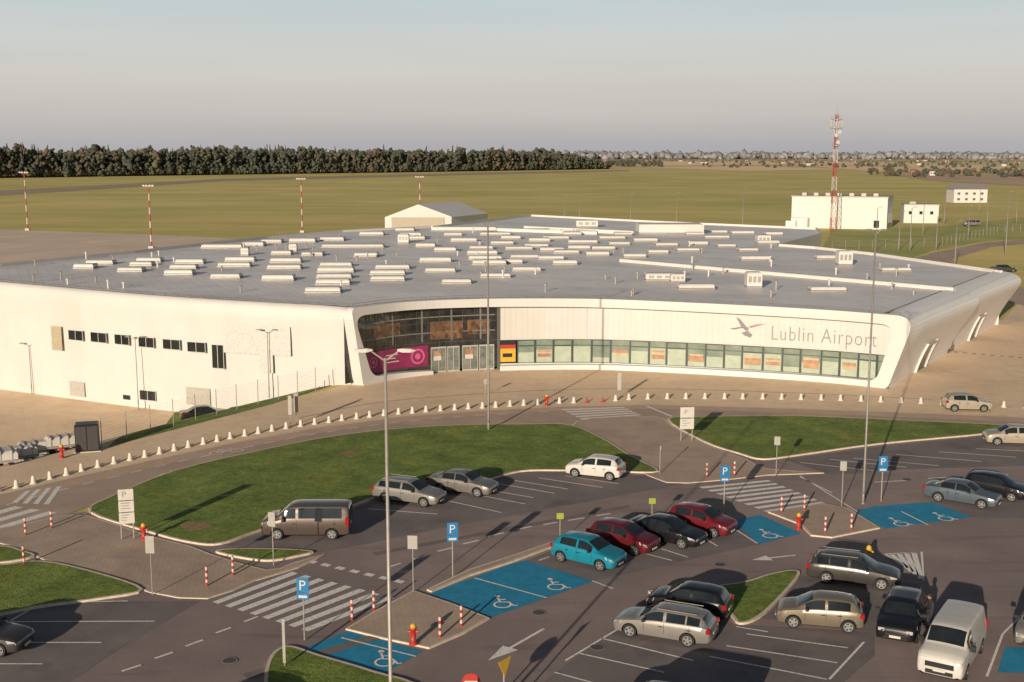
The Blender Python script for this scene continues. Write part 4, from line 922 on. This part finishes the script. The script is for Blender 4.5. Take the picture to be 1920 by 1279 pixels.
SPEC['estate']=dict(L=4.65,W=1.82,wx=(.88,3.62),r=.33,ws=(1.25,1.9),rw=(4.2,4.45),sw=(1.55,4.1),piv=[2.5,3.5],st=[
 (0,.66,.30,.56,.58,.60),(.05,.80,.24,.64,.68,.68),(.25,.93,.20,.73,.76,.79),(.7,.99,.18,.83,.79,.90),(1.2,1,.18,.91,.79,.98),(1.5,1,.18,.93,.76,1.15),(1.95,1,.18,.95,.70,1.40),(2.3,1,.18,.96,.69,1.46),(3.1,1,.18,.98,.69,1.46),(3.9,1,.18,1.0,.67,1.41),(4.2,.98,.20,1.0,.64,1.34),(4.48,.94,.24,.97,.66,1.02),(4.6,.89,.28,.84,.70,.88),(4.65,.80,.34,.66,.6,.68)])
SPEC['sedan']=dict(L=4.6,W=1.80,wx=(.86,3.55),r=.33,ws=(1.28,1.92),rw=(3.35,3.85),sw=(1.58,3.4),piv=[2.5],st=[
 (0,.66,.30,.56,.58,.60),(.05,.80,.24,.64,.68,.68),(.25,.93,.20,.73,.76,.79),(.7,.99,.18,.83,.79,.90),(1.22,1,.18,.91,.79,.98),(1.5,1,.18,.93,.75,1.14),(1.95,1,.18,.94,.68,1.38),(2.3,1,.18,.95,.67,1.44),(2.9,1,.18,.97,.67,1.43),(3.3,1,.18,.98,.66,1.36),(3.6,1,.18,.99,.68,1.20),(3.9,.99,.19,.99,.74,1.06),(4.3,.96,.22,.98,.76,1.03),(4.5,.91,.26,.90,.76,.96),(4.58,.84,.30,.78,.66,.80),(4.6,.78,.36,.66,.6,.68)])
SPEC['suv']=dict(L=4.4,W=1.84,wx=(.86,3.5),r=.36,ws=(1.12,1.7),rw=(3.9,4.18),sw=(1.4,3.75),piv=[2.4,3.35],st=[
 (0,.68,.36,.66,.6,.72),(.05,.82,.30,.76,.70,.82),(.22,.94,.26,.88,.78,.94),(.6,.99,.25,.98,.80,1.04),(1.08,1,.25,1.04,.80,1.10),(1.3,1,.25,1.06,.78,1.26),(1.75,1,.25,1.07,.72,1.54),(2.1,1,.25,1.08,.71,1.61),(2.9,1,.25,1.10,.71,1.61),(3.6,1,.25,1.12,.69,1.55),(3.92,.98,.27,1.12,.66,1.47),(4.22,.95,.30,1.08,.68,1.12),(4.35,.9,.34,.92,.72,.98),(4.4,.82,.40,.76,.6,.78)])
SPEC['van']=dict(L=5.1,W=1.96,wx=(.95,4.1),r=.34,ws=(.98,1.62),rw=(9,9),sw=(1.25,2.05),piv=[],st=[
 (0,.80,.34,.92,.70,.98),(.05,.90,.28,1.0,.76,1.06),(.2,.96,.24,1.08,.80,1.17),(.6,.99,.22,1.14,.81,1.30),(.95,1,.22,1.16,.81,1.40),(1.2,1,.22,1.18,.80,1.60),(1.6,1,.22,1.2,.79,1.87),(1.95,1,.22,1.2,.80,1.95),(2.6,1,.22,1.2,.81,1.97),(4.0,1,.22,1.2,.81,1.97),(4.9,.99,.24,1.2,.80,1.95),(5.05,.98,.26,1.2,.79,1.90),(5.1,.95,.34,1.1,.76,1.80)])
SPEC['minibus']=dict(SPEC['van'],sw=(1.25,4.7),piv=[2.1,3.4],rw=(9,9),L=5.1)
def build_type(k):
    S=SPEC[k]; L=S['L'];W=S['W']/2; st=np.array(S['st']); N=64
    X=np.unique(np.concatenate([np.linspace(0,L,N),[L*.006,L*.012,L*.99]]))
    def itp(c):
        y=st[:,c]; x=st[:,0]; m=np.gradient(y,x); 
        d=np.diff(y)/np.diff(x)
        for i in range(len(d)):
            for j in(i,i+1):
                if d[i]==0: m[j]=0
                elif m[j]/d[i]<0: m[j]=0
                elif abs(m[j])>3*abs(d[i]): m[j]=3*d[i]
        out=[]
        for q in X:
            i=min(max(int(np.searchsorted(x,q))-1,0),len(x)-2); h=x[i+1]-x[i]; t=(q-x[i])/h
            out.append((2*t**3-3*t*t+1)*y[i]+(t**3-2*t*t+t)*h*m[i]+(-2*t**3+3*t*t)*y[i+1]+(t**3-t*t)*h*m[i+1])
        return out
    hw,zb,zl,ht,zt=[itp(c) for c in(1,2,3,4,5)]
    rings=[]
    for i,x in enumerate(X):
        h=hw[i]*W; t_=min(ht[i]*W,h); b=zb[i];l=zl[i];z=zt[i]; dz=z-l
        def lp(f): return (.965*h+(t_-.965*h)*f, l+dz*f)
        r=[(0,b),(.80*h,b),(.955*h,b+.07*(l-b)/.7),(1.0*h,b+.36*(l-b)),(1.0*h,b+.62*(l-b)),(.995*h,b+.78*(l-b)),(.972*h,l),lp(.10),lp(.48),(lp(.86)[0],l+dz*.86),(t_*.955,l+dz*.965),(t_*.6,z+.012),(0,z+.022)]
        rings.append(r)
    nr=len(rings[0]); full=[]
    for i,x in enumerate(X):
        r=rings[i]; pts=[(L/2-x,y,z) for y,z in r]+[(L/2-x,-y,z) for y,z in r[-2:0:-1]]
        full.append(pts)
    n_=len(full[0]); vs=[p for f_ in full for p in f_]; fs=[];mi=[]
    for i in range(len(X)-1):
        for j in range(n_):
            fs.append((i*n_+j,i*n_+(j+1)%n_,(i+1)*n_+(j+1)%n_,(i+1)*n_+j)); jj=min(j,n_-1-j); mi.append(1 if jj<=1 else 0)
    fs.append(tuple(range(n_))[::-1]); mi.append(0); fs.append(tuple((len(X)-1)*n_+j for j in range(n_))); mi.append(0)
    me=M('body',vs,fs,[M_white,M_dark],True,mi)
    bm=bmesh.new(); bm.from_mesh(me); bmesh.ops.recalc_face_normals(bm,faces=bm.faces); bm.to_mesh(me); bm.free()
    rr=S['r']; wxs=[L/2-S['wx'][0],L/2-S['wx'][1]]
    cuts=[(x,sy*(W-.02),rr,rr+.06,.44) for x in wxs for sy in(1,-1)]
    body=boolcut(me,cuts)
    try: body.set_sharp_from_angle(angle=math.radians(38))
    except Exception: pass
    parts=[('body',body,None)]
    def patch(cond,name,seg,m=M_glass,dx=0,py=1.012,pz=.008,onlyside=None):
        g=Geo()
        for i in range(len(X)-1):
            xm=(X[i]+X[i+1])/2
            if not cond(xm): continue
            for j in range(n_):
                jj=j if j<nr-1 else n_-1-j
                if jj not in seg: continue
                if onlyside==1 and j>=nr-1: continue
                if onlyside==-1 and j<nr-1: continue
                q=[full[i][j],full[i][(j+1)%n_],full[i+1][(j+1)%n_],full[i+1][j]]
                g.add([(p[0]+dx,p[1]*py,p[2]+pz) for p in q],[(3,2,1,0)])
        if g.v:
            m_=g.mesh(name,m,True); bm=bmesh.new(); bm.from_mesh(m_); bmesh.ops.remove_doubles(bm,verts=bm.verts,dist=.0005); bm.to_mesh(m_); bm.free(); parts.append((name,m_,None))
    patch(lambda x:S['ws'][0]<x<S['ws'][1],'windscreen',{10,11},dx=.008,py=1.0)
    if S['rw'][0]<8: patch(lambda x:S['rw'][0]<x<S['rw'][1],'rear_window',{10,11},dx=-.01,py=1.0)
    sw=S['sw']; ed=[sw[0]]+sorted(S['piv'])+[sw[1]]
    for a_,b_ in zip(ed[:-1],ed[1:]):
        for sd_ in(1,-1): patch(lambda x:a_+(.05 if a_!=sw[0] else 0)<x<b_-(.05 if b_!=sw[1] else 0),'side_window',{7,8},onlyside=sd_)
    if k=='minibus':
        for y in(-.42,.42): 
            g=Geo(); g.box((-L/2-.012,y,1.5),(.02,.7,.5)); parts.append(('rear_window',g.mesh('rear_window',M_glass),None))
    g=Geo(); g.lathe([(rr*.62,-.1),(rr*.97,-.1),(rr,-.07),(rr,.07),(rr*.97,.1),(rr*.62,.1)],n=24,axis='y'); ty=g.mesh('wheel',M_tyre,False)
    def rim(sy):
        g=Geo(); g.lathe([(rr*.66,.0),(rr*.66,.02)],c=(0,sy*.085,0),n=20,axis='y',mi=1); y=sy*.108
        for q in range(5):
            a=2*math.pi*q/5; d=Vector((math.cos(a),0,math.sin(a))); n2=Vector((-math.sin(a),0,math.cos(a)))
            P=[d*.03+n2*.05,d*rr*.62+n2*.035,d*rr*.62-n2*.035,d*.03-n2*.05]; g.add([(p.x,y,p.z) for p in P],[(0,1,2,3)] if sy<0 else [(3,2,1,0)])
        vs=[]
        for q in range(20):
            a=2*math.pi*q/20
            for r_ in(rr*.56,rr*.68): vs.append((r_*math.cos(a),y+sy*.002,r_*math.sin(a)))
        g.add(vs,[(2*q,2*q+1,(2*q+3)%40,(2*q+2)%40) for q in range(20)]); g.lathe([(.06,0),(.06,.02*sy)],c=(0,y,0),n=8,axis='y'); return g.mesh('rim',[M_rim,M_dark])
    rims={1:rim(1),-1:rim(-1)}
    for x in wxs:
        for sy in(1,-1): parts.append(('wheel',ty,(x,sy*(W-.11),rr),('rim',rims[sy])))
    def surf(x,j):
        i=int(np.argmin(abs(X-x))); y,z=rings[i][j]; return L/2-X[i],y,z
    vanlike=k in('van','minibus')
    for sy in(1,-1):
        g=Geo(); a=[surf(.07,5),surf(.12,6),surf(.5,6),surf(.45,5)]
        g.add([(p[0]+.012,sy*p[1]*1.012,p[2]+.006) for p in a],[(0,1,2,3)] if sy>0 else [(3,2,1,0)])
        b=[surf(.06,5),surf(.10,6)]; g.add([(b[0][0]+.03,sy*b[0][1]*.99,b[0][2]),(b[1][0]+.03,sy*b[1][1]*.99,b[1][2]+.01),(b[1][0]+.06,sy*b[1][1]*.62,b[1][2]+.02),(b[0][0]+.06,sy*b[0][1]*.66,b[0][2])],[(0,1,2,3)])
        parts.append(('headlight',g.mesh('headlight',M_lamp),None))
        g=Geo(); i0=surf(L-.12,6); g.box((-L/2+.10,sy*(i0[1]-.06),i0[2]-.10),(.2,.24,.2 if not vanlike else .5),bev=.03); parts.append(('tail_light',g.mesh('tail_light',M_tail),None))
        g=Geo(); mx=surf(S['sw'][0]+.1,6); g.box((mx[0]+.05,sy*(mx[1]+.12),mx[2]+.09),(.14,.22,.15 if not vanlike else .28),bev=.04); parts.append(('side_mirror',g.mesh('side_mirror',M_dark),None))
        for pv in S['piv'][:1]+([sw[1]-.4] if k!='van' else [2.1,3.2])+[S['sw'][0]-.02]:
            g=Geo(); i=int(np.argmin(abs(X-pv))); vs=[]
            for j in(3,4,5,6): y,z=rings[i][j]; vs+=[(L/2-X[i],sy*(y+.004),z),(L/2-X[i]+.018,sy*(y+.004),z)]
            g.add(vs,[(0,1,3,2),(2,3,5,4),(4,5,7,6)]); parts.append(('door_gap',g.mesh('door_gap',M_dark),None))
        for pv in ([S['piv'][0]-.15,sw[1]-.45] if S['piv'] else [2.0]):
            g=Geo(); y,z=rings[int(np.argmin(abs(X-pv)))][5]; g.box((L/2-pv,sy*(y+.015),z),(.2,.03,.035),bev=.008)
            parts.append(('door_handle',g.mesh('door_handle',M_dark),None))
    zz=rings[0][6][1]
    g=Geo(); g.box((L/2-.01,0,zz-(.10 if not vanlike else .14)),(.06,W*(.95 if not vanlike else 1.2),.13 if not vanlike else .22),bev=.02); parts.append(('grille',g.mesh('grille',M_dark),None))
    g=Geo(); g.box((L/2+.0,0,zb[0]+(.06 if not vanlike else .12)),(.05,W*1.15,.09 if not vanlike else .17),bev=.02); parts.append(('air_intake',g.mesh('air_intake',M_dark),None))
    g=Geo(); g.box((L/2+.035,0,zz-(.19 if not vanlike else .36)),(.02,.5,.11)); parts.append(('number_plate',g.mesh('number_plate',M_swh),None))
    g=Geo(); g.box((-L/2-.015,0,.62 if not vanlike else .8),(.02,.5,.11)); parts.append(('number_plate',g.mesh('number_plate',M_swh),None))
    if k in('estate','suv'):
        for sy in(1,-1):
            g=Geo(); y=ht[int(len(X)*.55)]*W*.93; g.tube((L/2-2.1,sy*y,zt[int(len(X)*.5)]+.04),(L/2-L*.85,sy*y,zt[int(len(X)*.8)]+.06),.018,5)
            parts.append(('roof_rail',g.mesh('roof_rail',M_metal),None))
    return parts
TYPES={k:build_type(k) for k in SPEC}
def paint(name,c,metal=.3,rough=.32): return mat('paint_'+name,c,rough,metal=metal,scale=2,var=.05,coat=.6)
PT={'silver':paint('silver',(.33,.31,.285),.5),'white':paint('white',(.58,.555,.52),0),'black':paint('black',(.012,.012,.016),.2),'teal':paint('teal',(.01,.23,.33),.2),'darkred':paint('darkred',(.14,.012,.02),.3),
 'red':paint('red',(.19,.014,.022),.3),'brown':paint('brown',(.11,.085,.072),.4),'grey':paint('grey',(.26,.24,.22),.5),'gold':paint('gold',(.26,.215,.16),.5),'bluegrey':paint('bluegrey',(.13,.165,.19),.5),'beige':paint('beige',(.42,.37,.29),.3),'darkgrey':paint('darkgrey',(.085,.078,.075),.5)}
def vehicle(kind,colr,pos,head,label,cat='car',name='parked_car'):
    e=empty(name,pos,math.radians(head),label=label,cat=cat,group='cars in the car park')
    for p in TYPES[kind]:
        o=ob(p[0],p[1],parent=e)
        if p[0]=='body':
            o.material_slots[0].link='OBJECT'; o.material_slots[0].material=PT[colr]
        if p[2] is not None:
            o.location=p[2]; r=ob(p[3][0],p[3][1],parent=o); r.rotation_euler=(0,random.random()*1.2,0)
    return e
VZ=.03
V=[('minibus','brown',(577,1003),180,'brown passenger van with dark windows parked by grass','van'),
('estate','silver',(768,940),-22,'silver estate car parked beside the grass island','car'),
('sedan','grey',(868,922),-22,'grey sedan parked next to silver estate','car'),
('hatch','white',(1116,893),157,'white hatchback parked at the end of bays','car'),
('hatch','teal',(1104,1055),-36,'teal hatchback parked beside blue disabled bay','car'),
('hatch','darkred',(1169,1027),-36,'dark red hatchback parked between teal and black cars','car'),
('sedan','black',(1249,1014),-36,'black sedan parked between two red cars','car'),
('hatch','red',(1315,995),-36,'red hatchback parked beside blue bay','car'),
('sedan','bluegrey',(1803,942),-36,'blue grey sedan parked beside blue bays','car'),
('hatch','black',(1866,930),-36,'black hatchback parked next to blue grey car','car'),
('hatch','beige',(1895,832),170,'beige hatchback parked at the edge of lot','car'),
('hatch','beige',(1812,769),-4,'beige small car driving on the road','car'),
('estate','darkgrey',(1600,1090),-22,'dark brown grey estate car parked beyond island','car'),
('hatch','gold',(1536,1170),165,'golden beige hatchback parked in marked bay','car'),
('estate','silver',(1247,1192),157,'silver estate car with roof rails parked in bay','car'),
('hatch','black',(1292,1150),157,'black hatchback parked behind silver estate','car'),
('suv','black',(1690,1180),-115,'black suv with a person standing beside it','car'),
('van','white',(1784,1240),-121,'white delivery van parked facing the lane','van'),
('sedan','darkgrey',(-38,1215),-8,'dark grey sedan parked in lot','car'),
('hatch','silver',(1950,1195),-121,'silver hatchback parked beside the white van','car'),
('sedan','darkgrey',(1882,510),5,'dark sedan driving on the far access road','car'),
('minibus','grey',(1822,424),180,'grey minibus standing near the utility buildings','van'),
('minibus','black',(1250,1385),157,'black passenger van parked in the lower row','van'),
('suv','grey',(330,1400),157,'grey suv parked in the lower lot','car')]
for k,c,p,h_,lb,ct in V: vehicle(k,c,G(p[0],p[1],VZ),h_+random.uniform(-1.5,1.5),lb,ct,'parked_van' if ct=='van' else 'parked_car')
p=G(385,790,-3.2); p.z=hy(p.x,p.y)+.03; vehicle('sedan','black',p,20,'black sedan parked in the service yard','car')

# ------------------------------------------------------------------ person
def person(pos,rot,label):
    J=dict(pel=(0,0,.95),wa=(0,0,1.1),ch=(0.03,0,1.35),ne=(.05,0,1.5),he=(.07,0,1.58),ht=(.08,0,1.74),
     hl=(0,.1,.9),kl=(.03,.12,.5),al=(-.02,.13,.09),tl=(.14,.14,.04),hr=(0,-.1,.9),kr=(.06,-.12,.5),ar=(.03,-.13,.09),tr=(.19,-.14,.04),
     sl=(.02,.19,1.42),el=(.08,.27,1.15),wl=(.3,.24,1.08),gl=(.38,.22,1.08),sr=(.02,-.19,1.42),er=(.1,-.26,1.15),wr=(.33,-.2,1.12),gr=(.41,-.18,1.13))
    E=[('pel','wa'),('wa','ch'),('ch','ne'),('ne','he'),('he','ht'),('pel','hl'),('hl','kl'),('kl','al'),('al','tl'),('pel','hr'),('hr','kr'),('kr','ar'),('ar','tr'),('ch','sl'),('sl','el'),('el','wl'),('wl','gl'),('ch','sr'),('sr','er'),('er','wr'),('wr','gr')]
    R=dict(pel=.15,wa=.14,ch=.16,ne=.06,he=.10,ht=.085,hl=.1,kl=.07,al=.05,tl=.045,hr=.1,kr=.07,ar=.05,tr=.045,sl=.075,el=.055,wl=.04,gl=.045,sr=.075,er=.055,wr=.04,gr=.045)
    ks=list(J); me=bpy.data.meshes.new('body'); me.from_pydata([J[k] for k in ks],[(ks.index(a),ks.index(b)) for a,b in E],[]); 
    e=empty('person',pos,rot,label=label,cat='person'); o=ob('body',me,parent=e)
    md=o.modifiers.new('skin','SKIN'); sv=me.skin_vertices[0].data
    for i,k in enumerate(ks): sv[i].radius=(R[k],R[k]); sv[i].use_root=(k=='pel')
    o.modifiers.new('sub','SUBSURF').levels=1; o.modifiers['sub'].render_levels=1
    me.materials.append(mat('dark_clothes',(.03,.028,.035),.85,var=.2))
    g=Geo(); g.lathe([(.02,1.54),(.075,1.57),(.095,1.64),(.1,1.7),(.08,1.77),(.03,1.8)],c=(.09,0,0),n=12); ob('head',g.mesh('head',mat('skin_tone',(.38,.22,.15),.6),True),parent=e)
    g=Geo(); g.lathe([(.108,1.67),(.112,1.72),(.09,1.79),(.03,1.82)],c=(.075,0,0),n=12); ob('hair',g.mesh('hair',mat('brown_hair',(.04,.025,.015),.8),True),parent=e)
person(G(1743,1182,.03),math.radians(190),'person in dark clothes standing by black car')

# ------------------------------------------------------------------ woodland
ico=bmesh.new(); bmesh.ops.create_icosphere(ico,subdivisions=1,radius=1); iv=np.array([v.co[:] for v in ico.verts]); itf=np.array([[v.index for v in f.verts] for f in ico.faces]); ico.free()
def wood(name,trees,label,clumps=14,cz=1.0):
    VS=[];FS=[];CS=[];o=0
    for (x,y,h,w_,c,con) in trees:
        n_=clumps
        for k in range(n_):
            f=(k+.5)/n_
            if con: zc=h*(.15+.8*f); rr=w_*.5*(1.05-f)+.3; ang=rng.uniform(0,6.28); rad=rr*.5; cs=rr*.75; sz=h/n_*1.4
            else:
                zc=h*(.22+.68*f); env=math.sin(math.pi*min(1,.15+f*.8))**.6; ang=rng.uniform(0,6.28); rad=w_*.46*env*rng.uniform(.3,1); cs=w_*.18*cz*rng.uniform(.6,1.35); sz=cs*rng.uniform(.7,1.1)
            P=iv*np.array([cs,cs,sz])*(1+rng.uniform(-.28,.28,(len(iv),1)))+np.array([x+rad*math.cos(ang),y+rad*math.sin(ang),zc])
            VS.append(P);FS.append(itf+o);o+=len(iv); br=rng.uniform(.7,1.15); CS.append(np.tile(np.array([c[0]*br,c[1]*br,c[2]*br,1]),(len(iv),1)))
        t=w_*.03+.1; P=np.array([(x-t,y-t,0),(x+t,y-t,0),(x,y+t,0),(x,y,h*.7)]); VS.append(P); FS.append(np.array([(0,1,3),(1,2,3),(2,0,3)])+o); o+=4; CS.append(np.tile(np.array([.06,.045,.03,1]),(4,1)))
    V_=np.vstack(VS);F_=np.vstack(FS);C_=np.vstack(CS); me=bpy.data.meshes.new(name)
    me.vertices.add(len(V_)); me.vertices.foreach_set('co',V_.astype(np.float32).ravel()); me.loops.add(F_.size); me.loops.foreach_set('vertex_index',F_.astype(np.int32).ravel())
    me.polygons.add(len(F_)); me.polygons.foreach_set('loop_start',np.arange(0,F_.size,3,dtype=np.int32)); me.update(calc_edges=True); me.validate()
    ca=me.color_attributes.new('col','FLOAT_COLOR','POINT'); ca.data.foreach_set('color',C_.astype(np.float32).ravel())
    me.materials.append(M_fol); ob(name,me,kind='stuff',label=label,cat='woodland')
M_fol=mat('foliage',(.05,.06,.02),.95,scale=.5); nt=M_fol.node_tree; at=nt.nodes.new('ShaderNodeAttribute'); at.attribute_name='col'
nz=nt.nodes.new('ShaderNodeTexNoise'); nz.inputs['Scale'].default_value=.6; nz.inputs['Detail'].default_value=6; tcx=nt.nodes.new('ShaderNodeTexCoord'); nt.links.new(tcx.outputs['Object'],nz.inputs['Vector'])
mx=nt.nodes.new('ShaderNodeMix'); mx.data_type='RGBA'; mx.blend_type='MULTIPLY'; mx.inputs['Factor'].default_value=.55
nt.links.new(at.outputs['Color'],mx.inputs['A']); nt.links.new(nz.outputs['Fac'],mx.inputs['B']); nt.links.new(mx.outputs['Result'],nt.nodes['Principled BSDF'].inputs['Base Color'])
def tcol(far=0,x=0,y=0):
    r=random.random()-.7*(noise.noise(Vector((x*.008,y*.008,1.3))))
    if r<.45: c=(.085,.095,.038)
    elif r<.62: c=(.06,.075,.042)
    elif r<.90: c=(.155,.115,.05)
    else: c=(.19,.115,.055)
    return tuple(a*(1-far)+b*far for a,b in zip(c,(.19,.19,.20)))  # greys the leaf colour by far, haze painted into the foliage
fe=Path([G(-260,338),G(0,334),G(400,328),G(700,324),G(900,321),G(1140,317)])
T=[]
for row,dback in enumerate([0,7,16,28,45,70,100]):
    s_=0
    while s_<fe.L:
        p=fe.pt(s_,0,-(dback+random.uniform(-4,4))); con=random.random()<.12
        hv_=1+.28*noise.noise(Vector((p.x*.02,p.y*.02,0)))+.15*noise.noise(Vector((p.x*.07,p.y*.07,5)))
        hv_*=1-.55*smooth((s_-(fe.L-140))/140)
        hb=random.uniform(24,32)+(2 if row>2 else 0); wd=random.choice([9,11,14,17])+random.uniform(-1,1)
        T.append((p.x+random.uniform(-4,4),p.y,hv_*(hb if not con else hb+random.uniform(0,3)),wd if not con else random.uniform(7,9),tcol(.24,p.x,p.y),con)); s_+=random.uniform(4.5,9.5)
s_=0
while s_<fe.L:
    p=fe.pt(s_,0,random.uniform(0,8)); T.append((p.x,p.y,random.uniform(6,17),random.uniform(7,12),tcol(.2,p.x,p.y),False)); s_+=random.uniform(3,7)
wood('woodland',T,'dense mixed autumn woodland along the airfield edge',20)
T=[]
for k in range(620):
    u=random.uniform(1140,1990); v_=random.choice([random.uniform(296.5,300),random.uniform(299,306),random.uniform(305,316) if u>1350 else 299])
    if u>1640 and random.random()<.25: v_=random.uniform(320,334)
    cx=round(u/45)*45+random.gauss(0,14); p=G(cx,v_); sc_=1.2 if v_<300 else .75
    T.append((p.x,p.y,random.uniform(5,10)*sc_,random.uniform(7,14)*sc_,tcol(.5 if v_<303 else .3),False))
for k in range(60):
    u=random.uniform(1135,1240); p=G(u,random.uniform(308,313)); T.append((p.x,p.y,random.uniform(7,14),random.uniform(9,14),tcol(.25),False))
wood('tree_groups',T,'scattered hedgerow trees among distant fields',9,1.3)
T=[]
for k in range(700):
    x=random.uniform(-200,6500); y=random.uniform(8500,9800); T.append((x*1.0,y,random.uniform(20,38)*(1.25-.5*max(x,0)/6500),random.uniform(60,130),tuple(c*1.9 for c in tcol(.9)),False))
wood('distant_treeline',T,'hazy blue treeline on the horizon',6,1.3)
